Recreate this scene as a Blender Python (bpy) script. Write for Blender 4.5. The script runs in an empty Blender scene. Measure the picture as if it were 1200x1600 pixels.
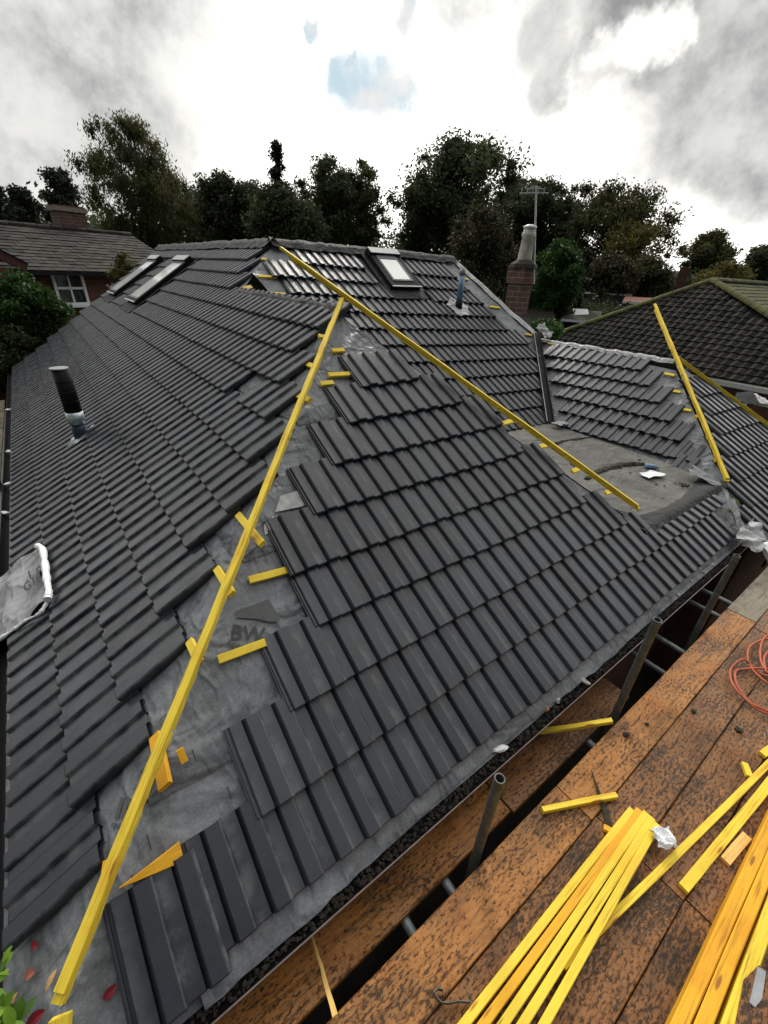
import bpy, math, random
import numpy as np
from mathutils import Vector, Matrix
random.seed(7); np.random.seed(7)
S = bpy.context.scene
COL = S.collection
rad = math.radians

# ------------------------------------------------------------------ camera
YAW, PIT, ROL, FOC = 0.6627403, 0.5114922, -0.0476452, 667.46
CAM = Vector((0.7219, -0.8140, 2.3766))
TT = 0.66397                                   # tangent of the roof pitch
def cam_axes():
    cy, sy = math.cos(YAW), math.sin(YAW)
    f0 = Vector((sy, cy, 0)); r0 = Vector((cy, -sy, 0)); u0 = Vector((0, 0, 1))
    cb, sb = math.cos(PIT), math.sin(PIT)
    fw = cb*f0 - sb*u0; dn = -(cb*u0 + sb*f0)
    cc, sc = math.cos(ROL), math.sin(ROL)
    return cc*r0 + sc*dn, -sc*r0 + cc*dn, fw
CR, CD, CF = cam_axes()
cd = bpy.data.cameras.new('camera'); cam = bpy.data.objects.new('camera', cd); COL.objects.link(cam)
cd.sensor_fit = 'HORIZONTAL'; cd.sensor_width = 36; cd.lens = 36*FOC/1200
cd.clip_start = 0.05; cd.clip_end = 2000
M = Matrix.Identity(4)
for i in range(3):
    M[i][0] = CR[i]; M[i][1] = -CD[i]; M[i][2] = -CF[i]; M[i][3] = CAM[i]
cam.matrix_world = M
S.camera = cam
S.render.resolution_x = 768; S.render.resolution_y = 1024

# ------------------------------------------------------------------ world and sun
SUN_AZ, SUN_EL = rad(36), rad(33)              # azimuth from +Y towards +X
S.view_settings.view_transform = 'Standard'; S.view_settings.look = 'None'
S.view_settings.gamma = 1; S.view_settings.exposure = 0.0
def raydir(px, py):
    d = CR*(px-600) + CD*(py-800) + CF*FOC
    return d.normalized()
W = bpy.data.worlds.new('World'); S.world = W; W.use_nodes = True
nt = W.node_tree; nt.nodes.clear()
def N(tree, typ, **kw):
    n = tree.nodes.new(typ)
    for k, v in kw.items():
        if k.startswith('i_'): n.inputs[k[2:]].default_value = v
        else: setattr(n, k, v)
    return n
def link(tree, a, b): tree.links.new(a, b)
def math_(tree, op, a, b=None, clamp=False):
    n = tree.nodes.new('ShaderNodeMath'); n.operation = op; n.use_clamp = clamp
    for i, v in enumerate((a, b)):
        if v is None: continue
        if isinstance(v, (int, float)): n.inputs[i].default_value = v
        else: tree.links.new(v, n.inputs[i])
    return n.outputs[0]
def maprange(tree, v, a, b, c=0, d=1, smooth=True):
    n = tree.nodes.new('ShaderNodeMapRange'); n.interpolation_type = 'SMOOTHSTEP' if smooth else 'LINEAR'
    tree.links.new(v, n.inputs[0])
    for i, x in zip((1, 2, 3, 4), (a, b, c, d)): n.inputs[i].default_value = x
    return n.outputs[0]
out = N(nt, 'ShaderNodeOutputWorld'); tc = N(nt, 'ShaderNodeTexCoord')
sky = N(nt, 'ShaderNodeTexSky'); sky.sky_type = 'NISHITA'; sky.sun_disc = False
sky.sun_elevation = SUN_EL; sky.sun_rotation = SUN_AZ
bg1 = N(nt, 'ShaderNodeBackground'); link(nt, sky.outputs[0], bg1.inputs[0]); bg1.inputs[1].default_value = 0.05
def noise_of(tree, vec, scale, detail=5, rough=.55):
    n = tree.nodes.new('ShaderNodeTexNoise'); n.inputs['Scale'].default_value = scale
    n.inputs['Detail'].default_value = detail; n.inputs['Roughness'].default_value = rough
    tree.links.new(vec, n.inputs['Vector']); return n
n1 = noise_of(nt, tc.outputs['Generated'], 5.0, 6, .6)
n2 = noise_of(nt, tc.outputs['Generated'], 1.8, 5, .55)
vm = N(nt, 'ShaderNodeVectorMath', operation='SUBTRACT'); link(nt, n1.outputs['Color'], vm.inputs[0]); vm.inputs[1].default_value = (.5, .5, .5)
vs = N(nt, 'ShaderNodeVectorMath', operation='SCALE'); link(nt, vm.outputs[0], vs.inputs[0]); vs.inputs['Scale'].default_value = .22
va = N(nt, 'ShaderNodeVectorMath', operation='ADD'); link(nt, vs.outputs[0], va.inputs[0]); link(nt, tc.outputs['Generated'], va.inputs[1])
vn = N(nt, 'ShaderNodeVectorMath', operation='NORMALIZE'); link(nt, va.outputs[0], vn.inputs[0])
def blob(px, py, r0, r1):
    """1 inside r0 degrees of a sky direction, 0 beyond r1"""
    n = N(nt, 'ShaderNodeVectorMath', operation='DOT_PRODUCT'); link(nt, vn.outputs[0], n.inputs[0])
    n.inputs[1].default_value = raydir(px, py)
    return maprange(nt, n.outputs['Value'], math.cos(rad(r1)), math.cos(rad(r0)), 0, 1)
grey = None
for b in [(-60, -60, 9, 23), (90, 60, 2, 10), (1240, 50, 8, 14), (1120, -120, 8, 13), (1000, -70, 3, 9), (850, 70, .3, 4.5), (880, 110, .2, 3), (1170, 150, 3, 8), (-10, 220, 0, 7), (820, -200, 2, 12)]:
    o = blob(*b); grey = o if grey is None else math_(nt, 'MAXIMUM', grey, o)
hole = math_(nt, 'MAXIMUM', blob(985, 85, .3, 3.2), blob(1040, 68, .2, 2.6))
fine = noise_of(nt, tc.outputs['Generated'], 9, 7, .62)
grey = math_(nt, 'MULTIPLY', grey, maprange(nt, fine.outputs['Fac'], .25, .7, 1.15, .72))
grey = math_(nt, 'MULTIPLY', math_(nt, 'MULTIPLY', grey, .9), math_(nt, 'SUBTRACT', 1.0, math_(nt, 'MULTIPLY', hole, .85)))
# sky darkened behind the viewer to deepen tile contrast; brightest near the sun
dsun = N(nt, 'ShaderNodeVectorMath', operation='DOT_PRODUCT'); link(nt, tc.outputs['Generated'], dsun.inputs[0])
sd = Vector((math.sin(SUN_AZ)*math.cos(SUN_EL), math.cos(SUN_AZ)*math.cos(SUN_EL), math.sin(SUN_EL)))
dsun.inputs[1].default_value = sd
back = maprange(nt, dsun.outputs['Value'], .58, -.12, 0, 1)
cv = N(nt, 'ShaderNodeMix', data_type='RGBA')
link(nt, grey, cv.inputs[0]); cv.inputs[6].default_value = (1.75, 1.72, 1.62, 1); cv.inputs[7].default_value = (.36, .365, .37, 1)
cb_ = N(nt, 'ShaderNodeMix', data_type='RGBA'); link(nt, back, cb_.inputs[0]); link(nt, cv.outputs[2], cb_.inputs[6]); cb_.inputs[7].default_value = (.11, .12, .14, 1)
mod = maprange(nt, n2.outputs['Fac'], .3, .7, .82, 1.18)
cm = N(nt, 'ShaderNodeVectorMath', operation='SCALE'); link(nt, cb_.outputs[2], cm.inputs[0]); link(nt, mod, cm.inputs['Scale'])
bg2 = N(nt, 'ShaderNodeBackground'); link(nt, cm.outputs[0], bg2.inputs[0]); bg2.inputs[1].default_value = 1.0
blue = None
for b in [(545, 98, .0, 2.4), (580, 110, .0, 3.4), (612, 122, .0, 3.6), (640, 132, 0, 2.4), (566, 72, .1, 1.1), (470, 33, .1, 1.0)]:
    o = blob(*b); blue = o if blue is None else math_(nt, 'MAXIMUM', blue, o)
b2 = blob(640, -8, .1, 1.6); blue = math_(nt, 'MAXIMUM', blue, b2)
mixs = N(nt, 'ShaderNodeMixShader')
link(nt, math_(nt, 'MULTIPLY', blue, .8), mixs.inputs[0]); link(nt, bg2.outputs[0], mixs.inputs[1]); link(nt, bg1.outputs[0], mixs.inputs[2])
bg3 = N(nt, 'ShaderNodeBackground'); bg3.inputs[0].default_value = (.40, .66, .80, 1); bg3.inputs[1].default_value = 1.0
blue = math_(nt, 'MULTIPLY', blue, maprange(nt, fine.outputs['Fac'], .36, .56, .1, 1.0))
mix3 = N(nt, 'ShaderNodeMixShader'); link(nt, math_(nt, 'MULTIPLY', blue, .62), mix3.inputs[0]); link(nt, mixs.outputs[0], mix3.inputs[1]); link(nt, bg3.outputs[0], mix3.inputs[2])
link(nt, mix3.outputs[0], out.inputs[0])

sl = bpy.data.lights.new('sun', 'SUN'); so = bpy.data.objects.new('sun', sl); COL.objects.link(so)
sl.energy = 2.0; sl.angle = rad(12); sl.color = (1, .95, .86)
so.rotation_euler = sd.to_track_quat('Z', 'Y').to_euler()

# ------------------------------------------------------------------ materials
def new_mat(name):
    m = bpy.data.materials.new(name); m.use_nodes = True
    return m, m.node_tree, m.node_tree.nodes['Principled BSDF']
def ramp(tree, fac, stops):
    r = tree.nodes.new('ShaderNodeValToRGB'); tree.links.new(fac, r.inputs[0])
    e = r.color_ramp.elements
    while len(e) > 1: e.remove(e[-1])
    e[0].position = stops[0][0]; e[0].color = (*stops[0][1], 1)
    for p, c in stops[1:]:
        x = e.new(p); x.color = (*c, 1)
    return r.outputs[0]
def coords(tree, kind='Object', scale=(1, 1, 1)):
    t = tree.nodes.new('ShaderNodeTexCoord'); m = tree.nodes.new('ShaderNodeMapping')
    m.inputs['Scale'].default_value = scale; tree.links.new(t.outputs[kind], m.inputs[0]); return m.outputs[0]
def bump(tree, bsdf, h, strength=.3, dist=.01):
    b = tree.nodes.new('ShaderNodeBump'); b.inputs['Strength'].default_value = strength; b.inputs['Distance'].default_value = dist
    tree.links.new(h, b.inputs['Height']); tree.links.new(b.outputs[0], bsdf.inputs['Normal'])
def simple(name, col, rough=.6, metal=0, var=.25, scale=12, bmp=.15, spec=.5):
    m, t, b = new_mat(name)
    n = noise_of(t, coords(t), scale, 6, .6)
    d = tuple(c*(1-var) for c in col); l = tuple(min(1, c*(1+var)) for c in col)
    link(t, ramp(t, n.outputs['Fac'], [(.3, d), (.7, l)]), b.inputs['Base Color'])
    b.inputs['Roughness'].default_value = rough; b.inputs['Metallic'].default_value = metal
    b.inputs['Specular IOR Level'].default_value = spec
    if bmp: bump(t, b, n.outputs['Fac'], bmp, .01)
    return m
def tile_mat(name, dark, light, rough=.48, streak=(.17, .16, .145), moss=None, spec=.4):
    m, t, b = new_mat(name)
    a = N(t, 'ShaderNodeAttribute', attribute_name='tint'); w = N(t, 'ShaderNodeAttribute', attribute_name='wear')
    co = coords(t)
    n = noise_of(t, co, 9, 7, .65); nf = noise_of(t, co, 160, 3, .7)
    v = math_(t, 'ADD', math_(t, 'ADD', math_(t, 'MULTIPLY', n.outputs['Fac'], .3), .12), math_(t, 'MULTIPLY', a.outputs['Fac'], .45))
    c = ramp(t, v, [(.25, dark), (.75, light)])
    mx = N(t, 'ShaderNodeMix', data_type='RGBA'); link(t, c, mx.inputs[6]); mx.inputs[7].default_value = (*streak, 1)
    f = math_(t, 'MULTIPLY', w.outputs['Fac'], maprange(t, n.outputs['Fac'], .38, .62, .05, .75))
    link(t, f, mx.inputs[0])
    outc = mx.outputs[2]
    # pale scuffs
    n3 = noise_of(t, co, 34, 5, .75)
    sc = maprange(t, n3.outputs['Fac'], .68, .78, 0, .25)
    m2 = N(t, 'ShaderNodeMix', data_type='RGBA'); link(t, sc, m2.inputs[0]); link(t, outc, m2.inputs[6]); m2.inputs[7].default_value = (*streak, 1)
    outc = m2.outputs[2]
    if moss:
        n4 = noise_of(t, co, 2.2, 8, .75)
        m3 = N(t, 'ShaderNodeMix', data_type='RGBA'); link(t, maprange(t, n4.outputs['Fac'], moss[1], moss[1]+.14, 0, .9), m3.inputs[0])
        link(t, outc, m3.inputs[6]); m3.inputs[7].default_value = (*moss[0], 1); outc = m3.outputs[2]
    link(t, outc, b.inputs['Base Color'])
    b.inputs['Specular IOR Level'].default_value = spec
    link(t, maprange(t, n.outputs['Fac'], .3, .7, rough-.07, rough+.12), b.inputs['Roughness'])
    bump(t, b, nf.outputs['Fac'], .28, .002)
    return m
def wood_mat(name, a_, b_, grain=(1.2, 26, 26), rough=.5, speck=None, knots=True, spec=.35):
    m, t, b = new_mat(name)
    co = coords(t, 'Object', grain)
    n = noise_of(t, co, 3, 7, .65); n.inputs['Distortion'].default_value = .6
    c = ramp(t, n.outputs['Fac'], [(.33, a_), (.46, tuple((x+3*y)/4 for x, y in zip(a_, b_))), (.6, b_), (.75, tuple(.85*y for y in b_))])
    big = noise_of(t, coords(t, 'Object'), 5, 3, .5)
    mx = N(t, 'ShaderNodeMix', data_type='RGBA'); mx.blend_type = 'MULTIPLY'
    link(t, maprange(t, big.outputs['Fac'], .48, .68, 0, .35), mx.inputs[0]); link(t, c, mx.inputs[6]); mx.inputs[7].default_value = (.85, .55, .3, 1)
    c = mx.outputs[2]
    if knots:
        v = N(t, 'ShaderNodeTexVoronoi'); v.inputs['Scale'].default_value = 1.0
        link(t, coords(t, 'Object', (3.2, 16, 16)), v.inputs['Vector'])
        k = maprange(t, v.outputs['Distance'], .07, .15, .9, 0)
        m2 = N(t, 'ShaderNodeMix', data_type='RGBA'); link(t, k, m2.inputs[0]); link(t, c, m2.inputs[6]); m2.inputs[7].default_value = (.28, .1, .012, 1); c = m2.outputs[2]
    if speck:
        s = noise_of(t, coords(t, 'Object', (1, 2.2, 2)), speck[0], 6, .72)
        s2 = noise_of(t, coords(t, 'Object'), 2.6, 4, .6)
        f = maprange(t, math_(t, 'ADD', s.outputs['Fac'], math_(t, 'MULTIPLY', s2.outputs['Fac'], .35)), speck[1]-.01, speck[1]+.09, 0, .92)
        m3 = N(t, 'ShaderNodeMix', data_type='RGBA'); link(t, f, m3.inputs[0]); link(t, c, m3.inputs[6]); m3.inputs[7].default_value = (.018, .012, .008, 1); c = m3.outputs[2]
        st = noise_of(t, coords(t, 'Object', (.7, 1.6, 1)), 2.4, 6, .65)
        m4 = N(t, 'ShaderNodeMix', data_type='RGBA'); m4.blend_type = 'MULTIPLY'; link(t, maprange(t, st.outputs['Fac'], .45, .66, 0, .85), m4.inputs[0]); link(t, c, m4.inputs[6]); m4.inputs[7].default_value = (.24, .25, .27, 1); c = m4.outputs[2]
        wet = noise_of(t, coords(t, 'Object'), 1.6, 4, .6)
        link(t, maprange(t, wet.outputs['Fac'], .4, .6, rough-.2, rough+.2), b.inputs['Roughness'])
        hh = math_(t, 'ADD', n.outputs['Fac'], math_(t, 'MULTIPLY', f, 1.0))
        bump(t, b, hh, .5, .004)
    else:
        b.inputs['Roughness'].default_value = rough
        bump(t, b, n.outputs['Fac'], .2, .003)
    b.inputs['Specular IOR Level'].default_value = spec
    link(t, c, b.inputs['Base Color'])
    return m
def brick_mat(name, c1, c2, mortar, sc=1.0):
    m, t, b = new_mat(name)
    tcn = t.nodes.new('ShaderNodeTexCoord'); br = t.nodes.new('ShaderNodeTexBrick')
    link(t, tcn.outputs['UV'], br.inputs['Vector'])
    br.inputs['Color1'].default_value = (*c1, 1); br.inputs['Color2'].default_value = (*c2, 1); br.inputs['Mortar'].default_value = (*mortar, 1)
    br.inputs['Scale'].default_value = 1.0; br.inputs['Brick Width'].default_value = .225*sc; br.inputs['Row Height'].default_value = .075*sc
    br.inputs['Mortar Size'].default_value = .006; br.inputs['Bias'].default_value = -.1
    n = noise_of(t, coords(t), 6, 6, .7)
    mx = N(t, 'ShaderNodeMix', data_type='RGBA'); mx.blend_type = 'MULTIPLY'; mx.inputs[0].default_value = .7
    link(t, br.outputs['Color'], mx.inputs[6]); link(t, ramp(t, n.outputs['Fac'], [(.3, (.45, .42, .4)), (.7, (1.1, 1.05, 1))]), mx.inputs[7])
    link(t, mx.outputs[2], b.inputs['Base Color']); b.inputs['Roughness'].default_value = .85
    bump(t, b, br.outputs['Fac'], -.4, .006)
    return m
def membrane_mat(name, a_, b_, rough=.5, scale=5, spec=.35):
    m, t, b = new_mat(name)
    co = coords(t)
    n = noise_of(t, co, scale, 9, .7)
    f = noise_of(t, co, 90, 4, .75)
    v = math_(t, 'ADD', math_(t, 'MULTIPLY', n.outputs['Fac'], .6), math_(t, 'MULTIPLY', f.outputs['Fac'], .4))
    link(t, ramp(t, v, [(.3, a_), (.5, tuple((x+y)/2 for x, y in zip(a_, b_))), (.68, b_)]), b.inputs['Base Color'])
    b.inputs['Roughness'].default_value = rough; b.inputs['Specular IOR Level'].default_value = spec
    w = noise_of(t, coords(t, 'Object', (1, 1.3, 1)), 3.2, 3, .45)
    cr_ = noise_of(t, coords(t, 'Object', (1, 1.6, 1)), 1.7, 3, .5); cr_.inputs['Distortion'].default_value = .8
    rid = maprange(t, math_(t, 'ABSOLUTE', math_(t, 'SUBTRACT', cr_.outputs['Fac'], .5)), 0, .13, .42, 0)
    cr2 = noise_of(t, coords(t, 'Object', (2.2, 1, 1)), 2.9, 2, .5)
    rid2 = maprange(t, math_(t, 'ABSOLUTE', math_(t, 'SUBTRACT', cr2.outputs['Fac'], .47)), 0, .09, .22, 0)
    bump(t, b, math_(t, 'ADD', math_(t, 'ADD', w.outputs['Fac'], rid), rid2), .6, .05)
    return m
def leaf_mat(name, dark, light, trans=.25):
    m, t, b = new_mat(name)
    a = N(t, 'ShaderNodeAttribute', attribute_name='tint')
    link(t, ramp(t, a.outputs['Fac'], [(0, dark), (1, light)]), b.inputs['Base Color'])
    b.inputs['Roughness'].default_value = .6; b.inputs['Specular IOR Level'].default_value = .3
    if trans:
        tr = t.nodes.new('ShaderNodeBsdfTranslucent'); mx = t.nodes.new('ShaderNodeMixShader'); mx.inputs[0].default_value = trans
        link(t, ramp(t, a.outputs['Fac'], [(0, dark), (1, tuple(min(1, c*1.3) for c in light))]), tr.inputs[0])
        o = t.nodes['Material Output']; link(t, b.outputs[0], mx.inputs[1]); link(t, tr.outputs[0], mx.inputs[2]); link(t, mx.outputs[0], o.inputs[0])
    return m
MT = dict(
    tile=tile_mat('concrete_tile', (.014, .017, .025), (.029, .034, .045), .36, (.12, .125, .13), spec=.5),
    oldtile=tile_mat('old_tile', (.003, .003, .0026), (.026, .025, .021), .8, (.07, .07, .06), ((.04, .044, .015), .60), spec=.12),
    mossy=tile_mat('mossy_tile', (.03, .03, .016), (.065, .066, .024), .85, (.1, .1, .05), ((.085, .095, .015), .42)),
    slate=tile_mat('roof_slate', (.014, .013, .012), (.052, .049, .042), .8, (.12, .115, .1), ((.06, .06, .04), .66), spec=.15),
    batten=wood_mat('yellow_treated_softwood', (.44, .27, .01), (.84, .63, .055), rough=.65),
    batten_or=wood_mat('orange_treated_softwood', (.46, .20, .008), (.80, .42, .02), rough=.6),
    split=wood_mat('split_softwood', (.45, .24, .05), (.75, .5, .16), rough=.7),
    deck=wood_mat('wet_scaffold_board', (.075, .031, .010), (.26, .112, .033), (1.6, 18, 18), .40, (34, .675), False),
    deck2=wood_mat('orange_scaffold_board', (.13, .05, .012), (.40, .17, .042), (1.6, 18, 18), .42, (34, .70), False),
    membrane=membrane_mat('roof_membrane', (.045, .05, .057), (.27, .285, .31), .5, 5),
    lightmem=membrane_mat('pale_membrane', (.30, .30, .31), (.52, .52, .53), .5),
    white=simple('white_plastic', (.78, .8, .82), .4, 0, .08, 8, .1),
    ink=simple('printed_ink', (.035, .038, .042), .6, 0, .15, 40, 0),
    inkpale=simple('printed_grey_panel', (.07, .073, .076), .6, 0, .2, 20, 0),
    black=simple('black_plastic', (.008, .008, .009), .7, 0, .3, 20, .1, .2),
    blackfelt=membrane_mat('black_felt', (.016, .017, .018), (.040, .041, .043), .7, 7, .25),
    flat=membrane_mat('grey_felt', (.055, .055, .053), (.19, .187, .175), .75, 2.6, .2),
    moss=simple('moss', (.02, .02, .012), .9, 0, .6, 40, .6),
    galv=simple('galvanised_steel', (.20, .21, .22), .5, .55, .35, 22, .15),
    darkgalv=simple('weathered_steel', (.11, .12, .12), .55, .5, .4, 26, .2),
    palemetal=simple('pale_grey_metal', (.42, .43, .43), .4, .2, .1, 10, .05),
    lead=simple('lead_sheet', (.26, .27, .29), .45, .3, .25, 14, .3),
    glass=None,
    brick=brick_mat('red_brick', (.15, .045, .03), (.08, .028, .022), (.11, .095, .08)),
    oldbrick=brick_mat('old_chimney_brick', (.13, .06, .045), (.06, .038, .033), (.24, .21, .17), 1.35),
    pot=simple('weathered_clay_pot', (.46, .43, .38), .8, 0, .35, 9, .3),
    bluepipe=simple('blue_wrapped_pipe', (.15, .25, .36), .45, 0, .2, 14, .1),
    darkblue=simple('dark_blue_pipe', (.02, .035, .07), .4, 0, .3, 20, .1),
    foil=simple('silver_foil_tape', (.55, .62, .66), .3, .6, .3, 30, .5),
    rope=simple('orange_cable', (.42, .085, .03), .5, 0, .15, 20, .1),
    ground=simple('dark_soil', (.05, .045, .035), .95, 0, .5, 2, .5),
    grass=simple('garden_lawn', (.05, .075, .025), .95, 0, .4, 1.5, .5),
    bark=simple('bark', (.05, .04, .032), .9, 0, .4, 8, .5),
    render=simple('pale_render', (.45, .44, .42), .8, 0, .1, 4, .1),
    debris=simple('gutter_debris', (.03, .024, .018), .9, 0, .9, 50, .8),
    terracotta=simple('broken_terracotta', (.36, .15, .075), .85, 0, .3, 25, .3),
    stone=simple('pale_mortar', (.42, .4, .36), .9, 0, .25, 30, .4),
    ply=wood_mat('grey_plank', (.10, .085, .06), (.22, .19, .14), (1.5, 12, 12), .7, (30, .8), False),
    redtile=simple('terracotta_roof', (.22, .09, .06), .8, 0, .25, 6, .3),
)
m, t, b = new_mat('window_glass'); b.inputs['Base Color'].default_value = (.02, .025, .03, 1); b.inputs['Roughness'].default_value = .04; b.inputs['Specular IOR Level'].default_value = 1.0
b.inputs['Coat Weight'].default_value = 1; b.inputs['Coat Roughness'].default_value = .02; MT['glass'] = m
m, t, b = new_mat('painted_sky_reflection_glass'); b.inputs['Base Color'].default_value = (.8, .81, .8, 1); b.inputs['Roughness'].default_value = .35  # white base colour paints the sky's reflection into the panes
b.inputs['Coat Weight'].default_value = 1; b.inputs['Coat Roughness'].default_value = .03; MT['paleglass'] = m

# ------------------------------------------------------------------ object helpers
def tag(o, label=None, cat=None, group=None, kind=None):
    if label: o['label'] = label
    if cat: o['category'] = cat
    if group: o['group'] = group
    if kind: o['kind'] = kind
    return o
def empty(name, loc=(0, 0, 0)):
    o = bpy.data.objects.new(name, None); COL.objects.link(o); o.location = loc; o.empty_display_size = .1; return o
class MB:
    def __init__(s): s.v = []; s.f = []; s.t = []; s.w = []; s.uv = {}
    def add(s, vs, fs, tint=.5, wear=None):
        o = len(s.v); s.v += [tuple(x) for x in vs]; s.f += [tuple(i+o for i in f) for f in fs]
        s.t += [tint]*len(vs); s.w += (wear if wear else [0]*len(vs)); return o
    def hexa(s, P, tint=.5):      # 8 points: bottom 0-3 (ccw from above), top 4-7
        s.add(P, [(3, 2, 1, 0), (4, 5, 6, 7), (0, 1, 5, 4), (1, 2, 6, 5), (2, 3, 7, 6), (3, 0, 4, 7)], tint)
    def box(s, c, U, V, Wd, lu, lv, lw, tint=.5):
        c = Vector(c); U = Vector(U)*lu/2; V = Vector(V)*lv/2; Wd = Vector(Wd)*lw/2
        P = [c-U-V-Wd, c+U-V-Wd, c+U+V-Wd, c-U+V-Wd, c-U-V+Wd, c+U-V+Wd, c+U+V+Wd, c-U+V+Wd]
        s.hexa(P, tint)
    def tube(s, pts, r, n=12, cap=True, r2=None, tint=.5):
        pts = [Vector(p) for p in pts]; rings = []
        up = Vector((0, 0, 1)); ref = None
        for i, p in enumerate(pts):
            d = (pts[min(i+1, len(pts)-1)] - pts[max(i-1, 0)]).normalized()
            if ref is None:
                ref = up.cross(d) if abs(d.z) < .95 else Vector((1, 0, 0)).cross(d)
            a = (ref - d*ref.dot(d)).normalized(); ref = a; b_ = d.cross(a)
            rr = r[i] if isinstance(r, (list, tuple)) else r
            rings.append([p + a*rr*math.cos(2*math.pi*k/n) + b_*rr*math.sin(2*math.pi*k/n) for k in range(n)])
        vs = [v for R_ in rings for v in R_]; fs = []
        for i in range(len(pts)-1):
            for k in range(n):
                k2 = (k+1) % n; fs.append((i*n+k, i*n+k2, (i+1)*n+k2, (i+1)*n+k))
        if cap: fs.append(tuple(range(n-1, -1, -1))); fs.append(tuple((len(pts)-1)*n+k for k in range(n)))
        s.add(vs, fs, tint)
    def poly(s, pts, th=.004, nrm=(0, 0, 1), tint=.5):
        nrm = Vector(nrm)*th; n = len(pts)
        vs = [Vector(p) for p in pts] + [Vector(p)-nrm for p in pts]
        fs = [tuple(range(n)), tuple(range(2*n-1, n-1, -1))] + [(i, i+n, (i+1) % n+n, (i+1) % n) for i in range(n)]
        s.add(vs, fs, tint)
    def build(s, name, mat, parent=None, smooth=False, attr=False):
        me = bpy.data.meshes.new(name); me.from_pydata(s.v, [], s.f); me.update()
        if attr:
            a = me.attributes.new('tint', 'FLOAT', 'POINT'); a.data.foreach_set('value', s.t)
            a = me.attributes.new('wear', 'FLOAT', 'POINT'); a.data.foreach_set('value', s.w)
        me.materials.append(mat)
        if smooth:
            for p in me.polygons: p.use_smooth = True
        o = bpy.data.objects.new(name, me); COL.objects.link(o)
        if parent: o.parent = parent
        return o
def wall_quad(mb_list, a, b_, z0, z1):
    """uv-mapped wall quad from a to b"""
    mb_list.append((Vector((a[0], a[1], z0)), Vector((b_[0], b_[1], z0)), Vector((b_[0], b_[1], z1)), Vector((a[0], a[1], z1))))
def build_walls(name, quads, mat, parent=None):
    me = bpy.data.meshes.new(name); v = []; f = []; uv = []
    for q in quads:
        o = len(v); v += [tuple(p) for p in q]; f.append((o, o+1, o+2, o+3))
        L = (q[1]-q[0]).length; H = (q[3]-q[0]).length; uv += [(0, 0), (L, 0), (L, H), (0, H)]
    me.from_pydata(v, [], f); l = me.uv_layers.new(name='UVMap')
    for i, x in enumerate(uv): l.data[i].uv = x
    me.materials.append(mat); o = bpy.data.objects.new(name, me); COL.objects.link(o)
    if parent: o.parent = parent
    return o
def hitp(px, py, n, off):     # plane n.p = off
    d = raydir(px, py); n = Vector(n); s = (off - CAM.dot(n))/d.dot(n); return CAM + d*s
def onz(px, py, z): return hitp(px, py, (0, 0, 1), z)
def onA(px, py, h=0): return hitp(px, py, (-TT, 0, 1), h)
def onB(px, py, h=0): return hitp(px, py, (0, -TT, 1), h)
def onC(px, py, h=0): return hitp(px, py, (0, -TT, 1), h - TT*2.67)
def onE(px, py, h=0): return hitp(px, py, (-TT, 0, 1), h - TT*6.7)
def far(px, py, D):
    d = raydir(px, py); return CAM + d*(D/math.hypot(d.x, d.y))
def lath(name, p0, p1, w=.05, h=.025, up=(0, 0, 1), mat=None, parent=None, bend=.003, seg=None, taper=None, notch=0):
    p0 = Vector(p0); p1 = Vector(p1); X = (p1-p0); L = X.length; X.normalize(); up = Vector(up)
    Y = up.cross(X).normalized(); Z = X.cross(Y)
    seg = seg or max(2, int(L/.35)); mb = MB(); vs = []
    c = min(w, h)*.09
    for i in range(seg+1):
        t_ = i/seg; bx = random.uniform(-bend, bend) if 0 < i < seg else 0; bz = random.uniform(-bend, bend)*.5 if 0 < i < seg else 0
        ww = w*(1-(1-taper)*t_) if taper is not None else w; hh = h*(1-(1-taper)*t_*.6) if taper is not None else h
        for (y, z) in ((-ww/2+c, 0), (ww/2-c, 0), (ww/2, c), (ww/2, hh-c), (ww/2-c, hh), (-ww/2+c, hh), (-ww/2, hh-c), (-ww/2, c)):
            vs.append((L*t_, y+bx, z+bz))
    fs = []
    for i in range(seg):
        for k in range(8):
            k2 = (k+1) % 8; fs.append((i*8+k, i*8+k2, (i+1)*8+k2, (i+1)*8+k))
    fs.append(tuple(range(7, -1, -1))); fs.append(tuple(seg*8+k for k in range(8)))
    mb.add(vs, fs)
    o = mb.build(name, mat or MT['batten'], parent)
    m_ = Matrix.Identity(4)
    for i in range(3): m_[i][0] = X[i]; m_[i][1] = Y[i]; m_[i][2] = Z[i]; m_[i][3] = p0[i]
    if parent: m_ = Matrix(m_); pass
    o.matrix_basis = m_
    return o

# ------------------------------------------------------------------ tile slopes
TH = math.atan(TT); CT, ST = math.cos(TH), math.sin(TH)
PROF = [(-.034, -.016), (-.026, -.016), (-.0245, -.005), (-.018, -.005), (-.0165, -.016), (-.007, -.016), (-.0055, -.003),
        (0, 0), (.057, 0), (.060, -.014), (.072, .016), (.079, .022), (.138, .022), (.144, .020), (.154, 0),
        (.212, 0), (.215, -.014), (.227, .016), (.234, .022), (.291, .022), (.299, .021), (.306, .014), (.308, .000)]
EDGE_PALE = [0]*7 + [.5, .0, 0, 0, 0, 0, .9, .9, 0, 0, 0, 0, 0, .9, 1, .3]  # paler tone along the joint and fall edges of the ribs
class Slope:
    def __init__(s, O, U, Sv): s.O = Vector(O); s.U = Vector(U).normalized(); s.S = Vector(Sv).normalized(); s.N = s.U.cross(s.S)
    def P(s, u, sv, h=0): return s.O + s.U*u + s.S*sv + s.N*h
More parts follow.
